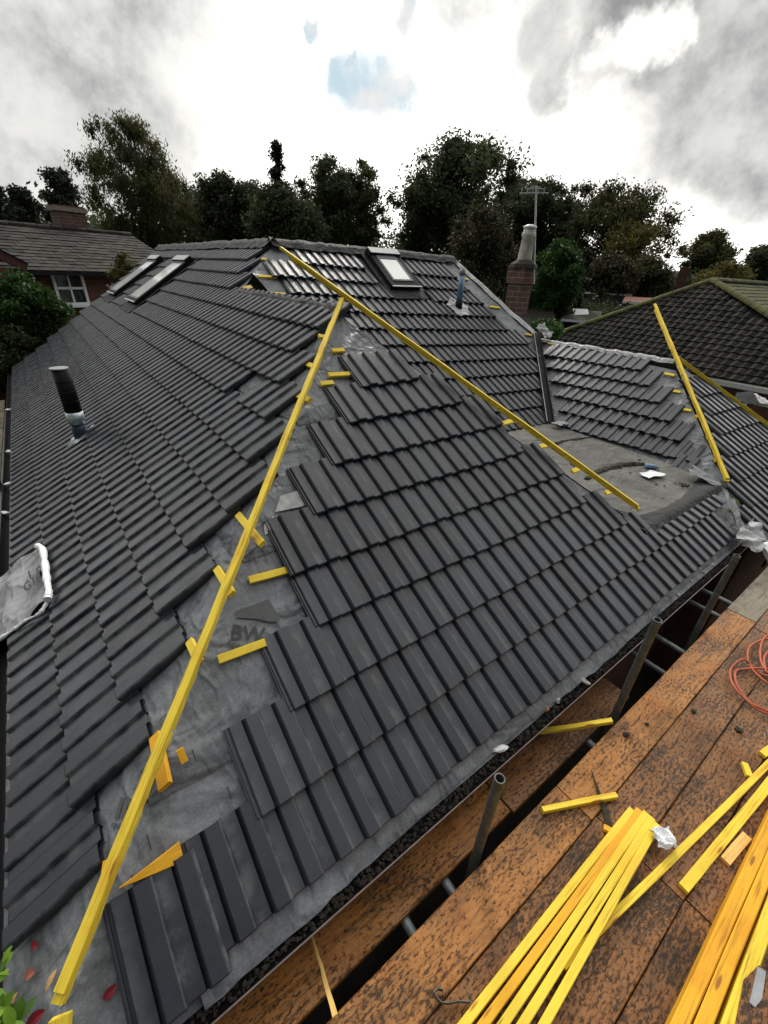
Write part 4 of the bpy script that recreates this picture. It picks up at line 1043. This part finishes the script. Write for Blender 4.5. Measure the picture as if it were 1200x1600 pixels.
pl = empty('corner_shrub', (-.25, .1, -.6)); tag(pl, 'green climbing shrub with red berries poking over the bottom left eave corner', 'shrub')
glf = leaf_mat('shrub_leaf', (.035, .09, .012), (.20, .36, .03), .3)
mb = MB(); rnd = random.Random(5)
for (px, py, n_, L) in [(2, 1500, 3, .05), (-4, 1520, 4, .05), (10, 1515, 2, .04), (5, 1580, 5, .08), (-10, 1600, 6, .09), (25, 1598, 4, .07), (-15, 1560, 4, .06), (40, 1625, 4, .07)]:
    for i in range(n_):
        c = onA(px+rnd.uniform(-6, 6), py+rnd.uniform(-8, 8), .04+rnd.uniform(0, .05)); d = Vector((rnd.uniform(-1, 1), rnd.uniform(-1, 1), rnd.uniform(-.1, .6)))
        leaf_mesh(mb, c, d, (rnd.uniform(-.4, .4), rnd.uniform(-.4, .4), 1), L, L*.24, rnd.random())
o = apart(MB(), 'dummy', glf, pl); bpy.data.objects.remove(o)
o = mb.build('foliage', glf, None, True, True); o.parent = pl; o.matrix_parent_inverse = Matrix.Translation(-Vector(pl.location))
mb = MB()
for (a, b_) in [((-20, 1560), (8, 1510)), ((-20, 1640), (26, 1585)), ((-25, 1600), (2, 1500))]:
    mb.tube([onA(*a, .0), onA((a[0]+b_[0])/2, (a[1]+b_[1])/2, .05), onA(*b_, .05)], .004, 6)
apart(mb, 'stem', MT['bark'], pl)
mb = MB()
for px, py in ((8, 1568), (12, 1572), (3, 1572)):
    c = onA(px, py, .06); mb.tube([c-Vector((0, 0, .012)), c-Vector((0, 0, .006)), c+Vector((0, 0, .006)), c+Vector((0, 0, .012))], [.003, .011, .011, .003], 8)
apart(mb, 'berries', simple('red_berry', (.4, .01, .015), .3), pl)

# ------------------------------------------------------------------ ground
mb = MB(); mb.add([(-400, -400, -2.7), (400, -400, -2.7), (400, 400, -2.7), (-400, 400, -2.7)], [(0, 1, 2, 3)])
tag(mb.build('ground', MT['grass']), kind='structure')
mb = MB(); mb.add([(-2.5, -4, -2.696), (13, -4, -2.696), (13, .3, -2.696), (-2.5, .3, -2.696)], [(0, 1, 2, 3)]); mb.add([(-2.5, .3, -2.696), (.3, .3, -2.696), (.3, 14, -2.696), (-2.5, 14, -2.696)], [(0, 1, 2, 3)])
tag(mb.build('path', MT['ground']), kind='structure')

# ------------------------------------------------------------------ neighbouring houses
def flat_tiles(mb, O, U, Sv, W, L, w, g, clip=None, th=.024, jit=1.0, stagger=.5, camber=.008, gap=.003):
    O = Vector(O); U = Vector(U).normalized(); Sv = Vector(Sv).normalized(); Nn = U.cross(Sv)
    ns = int(L/g); nu = int(W/w)+2
    for k in range(ns+1):
        for j in range(-1, nu):
            u = j*w + (stagger*w if k % 2 else 0); s = k*g
            if clip and not clip(u+w/2, s+g/2): continue
            u0, u1 = max(u+gap, 0), min(u+w-gap, W)
            if u1 <= u0: continue
            t_ = random.random(); dh = random.uniform(0, .006)*jit
            f = lambda uu, ss, h: O+U*uu+Sv*ss+Nn*(h+dh)
            sl_ = min(s+g*1.25, L)
            um = (u0+u1)/2
            vs = [f(u0, s, th), f(um, s, th+camber), f(u1, s, th), f(u1, sl_, 0), f(um, sl_, camber), f(u0, sl_, 0), f(u0, s, 0), f(u1, s, 0)]
            mb.add(vs, [(0, 1, 4, 5), (1, 2, 3, 4), (6, 7, 2, 1, 0)], t_)
# right-hand neighbour: hipped roof
RH = empty('neighbour_house', (19, 6, -2.7)); tag(RH, 'neighbouring brick house with a dark mossy hipped roof and white fascia, right', 'house')
def rh(mb, name, mat, **k):
    o = mb.build(name, mat, **k); o.parent = RH; o.matrix_parent_inverse = Matrix.Translation(-Vector(RH.location)); return o
ex = 16.75; ap = Vector((20.85, 6.25, 2.60)); tn = 2.6/4.1
y_l, y_r = 10.7, -6.0
cr, sr = math.cos(math.atan(tn)), math.sin(math.atan(tn))
Lr = 4.1/cr
def clipF(u, s):
    y = y_l-u; x = s*cr
    if y > 6.25 and (10.45-y) < x*1.02: return False
    if y < 6.25 and x > 2.35 and (6.25-y) > (4.15-x)*1.3: return False
    return True
mb = MB(); flat_tiles(mb, (ex, y_l, .0), (0, -1, 0), (cr, 0, sr), y_l-y_r, Lr, .25, .285, clipF, .035, 2, 0, .045)
mb.add([(ex, 10.6, -.01), (ex, y_r, -.01), (ex+2.2, y_r, 2.2*tn-.01), (ex+2.2, 3.2, 2.2*tn-.01), (ex+4.1, 6.25, 2.585)], [(0, 1, 2, 3, 4)])
rh(mb, 'front_slope', MT['oldtile'], attr=True)
mb = MB()    # green mossy face to the right of the hip
flat_tiles(mb, (ex+2.2, 3.2, 1.42), (1, 0, 0), (0, 3.05, 1.16), 9, 3.26, .26, .285, lambda u, s: u > s*.55, .025, 1, .5, .01)
mb.add([(ex+2.2, 3.2, 1.41), (ex+11, 3.2, 1.41), (ex+11, 6.25, 2.55), ap-Vector((0, 0, .05))], [(0, 1, 2, 3)])
rh(mb, 'side_slope', MT['mossy'], attr=True)['label'] = 'green mossy side slope'
mb = MB()
mb.add([(ap.x, ap.y, 2.6), (ex+.1, 10.6, 0), (ex+12, 10.6, 0), (ex+12, ap.y, 2.6)], [(0, 1, 2, 3)]); rh(mb, 'rear_slope', MT['oldtile'], attr=True)
def ridge_caps(a, b_, r=.11, step=.33):
    a = Vector(a); b_ = Vector(b_); d = b_-a; L = d.length; d.normalize(); s_ = Vector((0, 0, 1)).cross(d).normalized(); mb = MB(); k = 0; q_ = 0
    while q_ < L:
        c0 = a+d*q_+Vector((0, 0, random.uniform(-.01, .01))); c1 = a+d*min(q_+step-.02, L); vs = []
        for c in (c0, c1):
            for i in range(7):
                an = math.pi*i/6; vs.append(c+s_*math.cos(an)*r*1.2+Vector((0, 0, math.sin(an)*r*.9)))
        mb.add(vs, [(i, i+1, i+8, i+7) for i in range(6)]+[(6, 5, 4, 3, 2, 1, 0), tuple(range(7, 14))], random.random()); q_ += step
    return mb
for a, b_ in ((ap, (ex+.05, 10.6, 0.05)), (ap, (ex+2.15, 3.15, 1.45)), (ap, (ex+11, 6.25, 2.6))):
    mb = ridge_caps(a, b_, .13); rh(mb, 'ridge_tiles', MT['mossy'], attr=True)
mb = MB(); mb.box((ex-.06, 2.0, -.10), (0, 1, 0), (1, 0, 0), (0, 0, 1), 16.8, .10, .13); rh(mb, 'fascia', MT['palemetal'])
q = []; wall_quad(q, (ex+.3, 10.3), (ex+.3, y_r), -2.7, -.1); wall_quad(q, (ex+12, 10.3), (ex+.3, 10.3), -2.7, -.1)
o = build_walls('wall', q, MT['brick']); o.parent = RH; o.matrix_parent_inverse = Matrix.Translation(-Vector(RH.location))
mb = MB(); mb.box((ex+.27, 3.4, -1.1), (0, 1, 0), (1, 0, 0), (0, 0, 1), 1.2, .08, 1.0); w_ = rh(mb, 'window', MT['white'])
mb = MB(); mb.box((ex+.225, 3.4, -1.1), (0, 1, 0), (1, 0, 0), (0, 0, 1), 1.0, .02, .8); g = mb.build('pane', MT['glass']); g.parent = w_
# lean-to clutter between the wings (right edge, pale sheets)
LT = MB(); LT.box((13.2, 1.0, -.55), (0, 1, 0), (1, 0, 0), (.1, 0, 1), 3.2, 1.3, .06); o = LT.build('porch_roof', MT['render']); tag(o, 'pale low flat roof below the brick wall at the right edge', 'low roof')
o = crumple('membrane_scrap', Vector((10.6, 1.2, .35)), (1, .2, -.2), (0, 1, .2), 1.1, .8, MT['lightmem'], .25, 14, 31); tag(o, 'heap of pale membrane beyond the far right roof edge', 'membrane scrap')
o = crumple('membrane_scrap', Vector((10.2, .4, .2)), (1, .2, -.4), (0, 1, .2), .7, .5, MT['blackfelt'], .3, 12, 33); tag(o, 'black plastic sheet beside the pale heap at the right edge', 'membrane scrap')
o = lath('timber_batten', (9.7, .75, .46), (10.9, .35, .3), .04, .025); tag(o, 'thin yellow batten lying on the pale heap at the right edge', 'timber batten')

# left-hand neighbour: brick house with slate roof
l0 = far(-160, 440, 17.6); l1 = far(300, 440, 20.8); l0.z = l1.z = 0
LU = (l1-l0).normalized(); LN = Vector((-LU.y, LU.x, 0))
if LN.dot(CF) < 0: LN = -LN
def lhit(px, py, n_):    # vertical plane n_ metres behind the wall
    p = hitp(px, py, LN, l0.dot(LN)+n_); return (p-l0).dot(LU), p.z
ze_ = (lhit(43, 420, -.3)[1]+lhit(167, 428, -.3)[1])/2
aL = -4.0; aR = lhit(236, 400, 1.5)[0]+.4
zrg = (lhit(0, 346, 3.4)[1]*.45+lhit(220, 371, 3.4)[1]*.55)
LH = empty('neighbour_house', l0+LU*2); LH.location.z = -2.7; tag(LH, 'red brick house with grey slate roof and white sash window, left', 'house')
def lp(a, n_, z): v = l0+LU*a+LN*n_; return Vector((v.x, v.y, z))
def lh(mb, name, mat, **k):
    o = mb.build(name, mat, **k); o.parent = LH; o.matrix_parent_inverse = Matrix.Translation(-Vector(LH.location)); return o
sv_ = (lp(0, 3.4, zrg)-lp(0, -.35, ze_)); Ls = sv_.length
mb = MB(); flat_tiles(mb, lp(aL, -.35, ze_), LU, sv_, aR-aL, Ls, .42, .27, None, .022, 2.2, .5, 0, .008)
mb.add([lp(aL, -.33, ze_-.015), lp(aR, -.33, ze_-.015), lp(aR, 3.4, zrg-.01), lp(aL, 3.4, zrg-.01)], [(0, 1, 2, 3)])
lh(mb, 'slate_roof', MT['slate'], attr=True)
mb = MB(); mb.add([lp(aL, 3.4, zrg), lp(aR, 3.4, zrg), lp(aR, 7.2, ze_), lp(aL, 7.2, ze_)], [(0, 1, 2, 3)]); lh(mb, 'rear_roof', MT['slate'], attr=True)
mb = ridge_caps(lp(aL, 3.4, zrg+.0), lp(aR, 3.4, zrg+.0), .11, .42); lh(mb, 'ridge_tiles', MT['slate'], attr=True)
mb = MB(); mb.box(lp((aL+aR)/2, -.36, ze_-.06), LU, LN, (0, 0, 1), aR-aL, .09, .1); lh(mb, 'gutter', MT['black'])
q = []; wq = [lp(aL, 0, -2.7), lp(aR-.2, 0, -2.7), lp(aR-.2, 0, ze_), lp(aL, 0, ze_)]; q.append(tuple(wq)); q.append((lp(aR-.2, 0, -2.7), lp(aR-.2, 6.8, -2.7), lp(aR-.2, 6.8, ze_), lp(aR-.2, 0, ze_)))
o = build_walls('wall', q, MT['brick']); o.parent = LH; o.matrix_parent_inverse = Matrix.Translation(-Vector(LH.location))
mb = MB(); mb.add([lp(aR-.2, 0, ze_), lp(aR-.2, 6.8, ze_), lp(aR-.2, 3.4, zrg-.02)], [(0, 1, 2)]); lh(mb, 'gable', MT['brick'])
wa, wz1 = lhit(80, 430, 0); wb, wz0 = lhit(137, 472, 0)
mb = MB(); wc = (wa+wb)/2; zc_ = (wz0+wz1)/2; ww = wb-wa; wh = wz1-wz0+.08
for (a, z, la, lz) in ((wa, zc_, .08, wh), (wb, zc_, .08, wh), (wc, zc_+wh/2, ww+.08, .08), (wc, zc_-wh/2, ww+.08, .08), (wc, zc_, .05, wh-.1), (wc, zc_+.03, ww-.1, .07)):
    mb.box(lp(a, -.03, z), LU, LN, (0, 0, 1), la, .09 if la < ww else .094, lz)
wf = lh(mb, 'window', MT['white'])
mb = MB(); mb.box(lp(wc, .0, zc_), LU, LN, (0, 0, 1), ww-.06, .03, wh-.06); g = mb.build('pane', MT['glass']); g.parent = wf
mb = MB(); mb.box(lp(wc, -.08, zc_-wh/2-.07), LU, LN, (0, 0, 1), ww+.3, .2, .06); g = mb.build('sill', MT['white']); g.parent = wf
# gabled porch wing with dark red barge board at the far left
a0_, z0_ = lhit(38, 418, -2.0); mb = MB()
pk = lp(a0_-2.3, -2.0, z0_+1.3)
for s_ in (1,):
    e0 = lp(a0_+.05, -2.0, z0_); d = (pk-e0); mb.box((pk+e0)/2, d.normalized(), LN, d.normalized().cross(LN), d.length, .1, .22)
lh(mb, 'barge_board', simple('dark_red_paint', (.06, .008, .01), .5))
mb = MB(); mb.add([lp(a0_+.1, -2.1, z0_+.1), lp(a0_+.1, 0, z0_+.1), lp(a0_-2.3, 1.2, z0_+1.45), lp(a0_-2.3, -2.1, z0_+1.45)], [(0, 1, 2, 3)]); lh(mb, 'wing_roof', MT['slate'], attr=True)
q = [(lp(a0_-4, -1.95, -2.7), lp(a0_-.1, -1.95, -2.7), lp(a0_-.1, -1.95, z0_-.02), lp(a0_-4, -1.95, z0_-.02))]
o = build_walls('wing_wall', q, MT['brick']); o.parent = LH; o.matrix_parent_inverse = Matrix.Translation(-Vector(LH.location))
ca, cz = lhit(103, 322, 4.0); czb = zrg-.6; c = lp(ca, 4.0, 0)
o = brick_box('chimney', c.x, c.y, 1.0, .6, czb, cz, MT['oldbrick'], math.atan2(LU.y, LU.x)); o.parent = LH; o.matrix_parent_inverse = Matrix.Translation(-Vector(LH.location))
mb = MB(); mb.box((c.x, c.y, cz-.12), LU, LN, (0, 0, 1), 1.12, .72, .14); g = mb.build('corbel', MT['oldbrick']); g.parent = o

# sheds and low roofs beyond the chimney
def shed(px0, px1, py_eave, py_ridge, D, label, wallm, roofm, depth=3, cat='shed', zb=-2.7):
    a = far(px0, py_eave, D); b_ = far(px1, py_eave, D); zr_ = far((px0+px1)/2, py_ridge, D+depth/2).z
    a.z = b_.z = (a.z+b_.z)/2; U = (b_-a).normalized(); Nn = Vector((-U.y, U.x, 0))
    if Nn.dot(CF) < 0: Nn = -Nn
    r = empty('garden_shed', (a+b_)/2); r.location.z = zb; tag(r, label, cat); z = a.z
    def pt(u, n_, zz): v = a+U*u+Nn*n_; return Vector((v.x, v.y, zz))
    L = (b_-a).length
    mb = MB(); mb.hexa([pt(0, 0, zb), pt(L, 0, zb), pt(L, depth, zb), pt(0, depth, zb), pt(0, 0, z), pt(L, 0, z), pt(L, depth, z), pt(0, depth, z)])
    for k in range(8):
        zz = z-.12-k*.16; mb.box(pt(L/2, -.012, zz), U, Nn, (0, 0, 1), L, .02, .03)
    o = mb.build('wall', wallm); o.parent = r; o.matrix_parent_inverse = Matrix.Translation(-Vector(r.location))
    mb = MB(); mb.hexa([pt(-.1, -.12, z+.004), pt(L+.1, -.12, z+.004), pt(L+.1, depth/2, zr_), pt(-.1, depth/2, zr_), pt(-.1, -.12, z+.06), pt(L+.1, -.12, z+.06), pt(L+.1, depth/2, zr_+.05), pt(-.1, depth/2, zr_+.05)])
    mb.hexa([pt(-.1, depth/2+.003, zr_), pt(L+.1, depth/2+.003, zr_), pt(L+.1, depth+.1, z), pt(-.1, depth+.1, z), pt(-.1, depth/2+.003, zr_+.05), pt(L+.1, depth/2+.003, zr_+.05), pt(L+.1, depth+.1, z+.05), pt(-.1, depth+.1, z+.05)])
    o = mb.build('roof', roofm); o.parent = r; o.matrix_parent_inverse = Matrix.Translation(-Vector(r.location))
    mb = MB(); mb.box(pt(L/2, -.14, z+.0), U, Nn, (0, 0, 1), L+.2, .03, .10); o = mb.build('fascia', MT['white']); o.parent = r; o.matrix_parent_inverse = Matrix.Translation(-Vector(r.location))
    mb = MB(); mb.box(pt(L*.7, -.02, z-.75), U, Nn, (0, 0, 1), .7, .06, .6); o = mb.build('window', MT['glass']); o.parent = r; o.matrix_parent_inverse = Matrix.Translation(-Vector(r.location))
greyw = simple('grey_shiplap', (.16, .17, .165), .8, 0, .3, 5, .3); darkw = simple('dark_timber_wall', (.03, .025, .02), .85, 0, .3, 5, .3)
shed(905, 985, 459, 453, 33, 'grey shiplap shed with a pale flat roof below the trees', greyw, MT['slate'])
shed(808, 858, 511, 477, 22, 'low slate-roofed outbuilding with white fascia right of the chimney', darkw, MT['slate'], 5, 'outbuilding')
shed(880, 935, 502, 486, 24, 'small dark outbuilding with a bright skylight', darkw, MT['moss'], 4, 'outbuilding')
shed(975, 1030, 474, 466, 30, 'low red-roofed outbuilding behind the mossy hip', MT['brick'], MT['redtile'], 4, 'outbuilding')
mb = MB(); a = far(908, 492, 25); mb.box(a, Vector((CR.x, CR.y, 0)).normalized(), (CF.x*.7, CF.y*.7, .5), (0, 0, 1), .75, .9, .05)
tag(mb.build('roof_light', MT['white']), 'bright white rooflight on the small dark outbuilding', 'rooflight')
# far house and red chimney on the skyline right
shed(1035, 1068, 437, 424, 70, 'distant house with a grey roof on the skyline beside the leaning red chimney', MT['render'], MT['slate'], 8, 'house')
cb = far(1062, 445, 40); ct_ = far(1066, 418, 40)
o = brick_box('brick_chimney', cb.x, cb.y, .75, .6, cb.z-2, ct_.z, MT['brick'], .4); tag(o, 'distant red brick chimney stack left of the mossy roof peak', 'chimney')
shed(1150, 1215, 462, 447, 60, 'distant low house at the right edge behind the mossy ridge', MT['render'], MT['slate'], 8, 'house')

# ------------------------------------------------------------------ trees
def foliage_mesh(name, centers, radii, count, size, mat, seed, droop=0, flatn=1.0):
    r = np.random.RandomState(seed)
    centers = np.array(centers); radii = np.array(radii); w = radii**2; w = w/w.sum()
    idx = r.choice(len(centers), count, p=w)
    d = r.normal(size=(count, 3)); d /= np.linalg.norm(d, axis=1)[:, None]
    rr = radii[idx]*np.minimum(1.06, np.abs(r.normal(size=count))*.60)
    p = centers[idx] + d*rr[:, None]*np.array([1, 1, flatn])
    if droop: p[:, 2] -= droop*r.random(count)**2
    a = r.normal(size=(count, 3)); a /= np.linalg.norm(a, axis=1)[:, None]
    if droop: a[:, 2] -= 1.2; a /= np.linalg.norm(a, axis=1)[:, None]
    b_ = np.cross(a, r.normal(size=(count, 3))); b_ /= np.linalg.norm(b_, axis=1)[:, None]
    s = size*(.55+.9*r.random(count))[:, None]
    ws = s*(.45 if not droop else .3)
    v = np.stack([p-a*s, p+b_*ws, p+a*s, p-b_*ws], 1).reshape(-1, 3)
    me = bpy.data.meshes.new(name); me.vertices.add(count*4); me.vertices.foreach_set('co', v.ravel())
    me.loops.add(count*4); me.loops.foreach_set('vertex_index', np.arange(count*4)); me.polygons.add(count)
    me.polygons.foreach_set('loop_start', np.arange(0, count*4, 4)); me.polygons.foreach_set('loop_total', np.full(count, 4))
    me.update(calc_edges=True)
    ct = r.random(len(centers)); t_ = np.clip(.6*ct[idx]+.4*r.random(count), 0, 1)
    at = me.attributes.new('tint', 'FLOAT', 'POINT'); at.data.foreach_set('value', np.repeat(t_, 4).astype(np.float32))
    me.materials.append(mat); o = bpy.data.objects.new(name, me); COL.objects.link(o); return o
LM = dict(dark=leaf_mat('dark_leaf', (.016, .026, .012), (.07, .09, .036), .35), mid=leaf_mat('mid_leaf', (.018, .028, .011), (.08, .095, .035), .35),
          olive=leaf_mat('olive_leaf', (.02, .026, .010), (.10, .10, .035), .35), pine=leaf_mat('pine_needles', (.010, .017, .010), (.04, .055, .028), .2),
          bright=leaf_mat('bright_leaf', (.012, .035, .007), (.045, .11, .018), .3), yellow=leaf_mat('yellow_leaf', (.04, .042, .01), (.15, .13, .03), .35),
          brown=leaf_mat('brown_leaf', (.018, .02, .009), (.062, .058, .024), .25))
def tree(name, label, px, D, pl_, pr, ptop, pbot, leaf, count=7000, size=.16, shape='round', seed=1, clumps=34, dens=.30, droop=0, core=.85, group='trees beyond the roof', cat='tree'):
    r = random.Random(seed); count = int(count*2.6); size *= .7; count = int(count*1.15); clumps = int(clumps*1.7); top = far(px, ptop, D); bot = far(px, pbot, D)
    R_ = (far(pr, (ptop+pbot)/2, D)-far(pl_, (ptop+pbot)/2, D)).length/2*1.24
    mid = (far(pr, (ptop+pbot)/2, D)+far(pl_, (ptop+pbot)/2, D))/2
    zc_, H = (top.z+bot.z)/2, (top.z-bot.z)/2
    root = empty(name, (mid.x, mid.y, -2.7)); tag(root, label, cat, group)
    C_ = []; Rr = []; 
    for i in range(clumps*8):
        if len(C_) >= clumps: break
        z = r.uniform(-1, 1)
        if shape == 'round': rmax = math.sqrt(max(0, 1-z*z))*(.92+.2*math.sin(i))
        elif shape == 'cone': rmax = (1-z)/2*.95+.08
        elif shape == 'column': rmax = .8*min(1, (1-z)*1.6+.25)
        elif shape == 'bush': rmax = math.sqrt(max(0, 1-max(0, z)**2))
        else: rmax = math.sqrt(max(0, 1-z*z))
        an = r.random()*6.283; q_ = r.random()**.5*rmax
        cr_ = R_*dens*r.uniform(.6, 1.25)*(1 if shape != 'cone' else (.5+.5*rmax))
        cx_, cy2 = mid.x+math.cos(an)*q_*(R_-cr_*.7), mid.y+math.sin(an)*q_*(R_-cr_*.7); cz_ = zc_+z*(H-cr_*.6)
        C_.append((cx_, cy2, cz_)); Rr.append(cr_)
    for i in range(7):
        z = -.75+i*.21; rmx = {'cone': (1-z)/2*.7, 'column': .5}.get(shape, math.sqrt(max(.1, 1-z*z))*.55)
        an = i*2.4; C_.append((mid.x+math.cos(an)*R_*rmx*.45, mid.y+math.sin(an)*R_*rmx*.45, zc_+z*H)); Rr.append(R_*rmx*core)
    if shape == 'cone': C_.append((mid.x, mid.y, top.z-R_*.12)); Rr.append(R_*.13)
    if shape == 'round': C_.append((top.x, top.y, top.z-R_*.2)); Rr.append(R_*.22)
    o = foliage_mesh('crown', C_, Rr, count, size, LM[leaf], seed, droop*R_, .8 if shape != 'flat' else .3)
    o.parent = root; o.matrix_parent_inverse = Matrix.Translation(-Vector(root.location))
    mb = MB(); tr = max(.06, R_*.06); base = Vector((mid.x, mid.y, -2.7)); tp = Vector((mid.x+r.uniform(-.3, .3), mid.y, zc_+H*.75))
    mb.tube([base, base.lerp(tp, .35)+Vector((r.uniform(-.2, .2), 0, 0)), base.lerp(tp, .7), tp], [tr*1.3, tr, tr*.55, tr*.15], 8)
    for i in range(min(16, len(C_))):
        c = Vector(C_[i]); s0 = base.lerp(tp, min(.85, max(.25, (c.z-base.z)/(tp.z-base.z)*.75)))
        m_ = s0.lerp(c, .5)+Vector((0, 0, -.1*R_)); mb.tube([s0, m_, c], [tr*.35, tr*.2, tr*.06], 5, False)
    o = mb.build('trunk', MT['bark']); o.parent = root; o.matrix_parent_inverse = Matrix.Translation(-Vector(root.location))
    return root
tree('birch_tree', 'tall airy olive birch standing highest on the left', 212, 34, 128, 296, 178, 400, 'olive', 15000, .13, 'round', 11, 60, .2, .12)
tree('birch_tree', 'lower spreading right half of the loose birch foliage', 265, 36, 215, 312, 262, 400, 'olive', 6000, .13, 'round', 12, 26, .28, .1)
tree('pine_tree', 'dark layered pine left of the tall birch above the slate roof', 98, 30, 60, 138, 262, 372, 'pine', 5000, .12, 'round', 13, 16, .26, 0)
tree('pine_tree', 'dark ragged pine at the left edge of the view', 38, 34, 5, 74, 292, 370, 'pine', 5000, .12, 'round', 14, 18, .3)
tree('pine_tree', 'dark pine cut by the left edge behind the slate roof', -5, 36, -40, 22, 286, 375, 'pine', 4000, .12, 'round', 15, 14, .3)
tree('broadleaf_tree', 'dark round tree between the birch and the narrow conifer', 345, 38, 292, 405, 268, 400, 'dark', 10000, .17, 'round', 16, 34, .3)
tree('broadleaf_tree', 'low dark tree filling behind the narrow conifer', 395, 41, 355, 440, 285, 410, 'dark', 7000, .17, 'round', 51, 26, .3)
tree('broadleaf_tree', 'broad olive tree low between the birch and the dark round tree', 300, 43, 262, 345, 292, 405, 'mid', 6000, .17, 'round', 52, 24, .3)
tree('broadleaf_tree', 'rear dark tree between the two crowns of the twin-topped tree', 535, 45, 490, 590, 262, 410, 'dark', 7000, .18, 'round', 53, 28, .3)
tree('broadleaf_tree', 'dark tree joining the big oak to the tree behind the aerial', 800, 48, 755, 860, 268, 430, 'mid', 8000, .18, 'round', 54, 30, .28)
tree('broadleaf_tree', 'green tree between the one behind the aerial and the thinly leaved tree', 900, 50, 860, 945, 284, 440, 'mid', 7000, .18, 'round', 55, 28, .28)
tree('conifer_tree', 'narrow pointed conifer rising over the near peak of the roof', 436, 36, 404, 468, 220, 400, 'pine', 7000, .14, 'cone', 17, 34, .34)
tree('broadleaf_tree', 'dark broad tree left of the small gap in the tree line, behind the ridge', 440, 34, 380, 505, 285, 410, 'dark', 9000, .17, 'round', 18, 30, .3)
tree('broadleaf_tree', 'twin-topped tree with sky showing through, left of the gap', 510, 38, 465, 560, 236, 410, 'dark', 9000, .15, 'round', 19, 36, .25)
tree('broadleaf_tree', 'ragged right half of the twin-topped tree beside the gap', 565, 39, 530, 604, 246, 410, 'mid', 7000, .15, 'round', 20, 30, .26)
tree('oak_tree', 'biggest dark oak standing right of the gap in the tree line', 715, 42, 628, 806, 202, 400, 'dark', 15000, .19, 'round', 21, 60, .24)
tree('oak_tree', 'low left limb mass of the big oak beside the gap', 650, 42, 612, 705, 282, 420, 'dark', 7000, .18, 'round', 22, 28, .28)
tree('broadleaf_tree', 'dark tree directly behind the television aerial', 850, 44, 790, 905, 276, 440, 'dark', 10000, .18, 'round', 23, 36, .28)
tree('beech_tree', 'wide thinly leaved tree with pale sky showing through, right of the aerial', 965, 46, 872, 1056, 280, 450, 'olive', 13000, .17, 'round', 24, 60, .2)
tree('beech_tree', 'yellowing lower tree at the right of the thinly leaved one', 985, 40, 925, 1045, 340, 460, 'yellow', 4000, .15, 'round', 25, 26, .26)
tree('conifer_tree', 'brown-green conifer mass in front of the big oak behind the far ridge', 748, 28, 690, 812, 318, 500, 'brown', 12000, .13, 'bush', 26, 36, .3)
tree('ivy_tree', 'bright green ivy-clad tree right of the chimney', 866, 25, 822, 908, 374, 500, 'bright', 11000, .11, 'bush', 27, 34, .3)
tree('conifer_tree', 'slim dark conifer beside the bright green tree', 905, 27, 888, 922, 385, 490, 'pine', 4000, .11, 'column', 28, 18, .4)
tree('conifer_tree', 'dark hedge conifer below the thinly leaved tree', 950, 34, 905, 1000, 395, 470, 'brown', 7000, .14, 'bush', 29, 26, .3)
tree('conifer_tree', 'olive hedge conifer left of the distant red chimney', 1015, 36, 975, 1050, 400, 470, 'olive', 6000, .14, 'bush', 30, 24, .3)
tree('broadleaf_tree', 'round pale-topped tree standing alone on the right skyline', 1106, 60, 1062, 1150, 358, 450, 'olive', 8000, .2, 'round', 31, 36, .26)
tree('broadleaf_tree', 'tree cut by the right edge on the skyline', 1182, 64, 1148, 1222, 382, 460, 'mid', 7000, .2, 'round', 32, 34, .26)
tree('shrub', 'yellow-green bush just behind the mossy roof peak', 1130, 36, 1090, 1172, 408, 470, 'yellow', 6000, .13, 'bush', 33, 22, .32, cat='bush')
tree('shrub', 'green elder bush in front of the red brick house on the left', 55, 15.5, -20, 112, 425, 600, 'bright', 9000, .085, 'bush', 34, 40, .26, group='bushes by the houses', cat='bush')
tree('shrub', 'dark lower bush at the left edge beyond the eave', 0, 15, -60, 90, 500, 620, 'dark', 8000, .085, 'bush', 35, 30, .3, group='bushes by the houses', cat='bush')
tree('shrub', 'yellow-orange autumn bush between the slate roof and the roof windows', 195, 17.6, 165, 228, 390, 470, 'yellow', 1500, .06, 'round', 36, 18, .2, group='bushes by the houses', cat='bush')
tree('shrub', 'low green bush below the outbuilding right of the chimney', 845, 15, 805, 885, 497, 560, 'bright', 5000, .07, 'bush', 37, 22, .3, group='bushes by the houses', cat='bush')
tree('shrub', 'dark garden shrubs in front of the grey shed', 940, 28, 880, 1010, 478, 530, 'dark', 7000, .12, 'bush', 38, 26, .3, group='bushes by the houses', cat='bush')
tree('shrub', 'low dark hedge along the far right skyline', 1080, 45, 1030, 1140, 430, 470, 'dark', 5000, .16, 'bush', 39, 22, .3, group='bushes by the houses', cat='bush')
# far wood closing the skyline
r = np.random.RandomState(3); C_ = []; Rr = []
for i in range(420):
    px = -250+i*4; p = far(px, 0, 75+10*math.sin(i)); hz_ = 7.5 if px < 880 else max(2.0, 7.5-(px-880)*.03); C_.append((p.x, p.y, -1.5+r.random()*hz_)); Rr.append(2.6+r.random()*1.2)
o = foliage_mesh('far_wood', C_, Rr, 90000, .32, LM['dark'], 44); tag(o, 'dark distant woodland along the skyline', 'wood', kind='stuff')
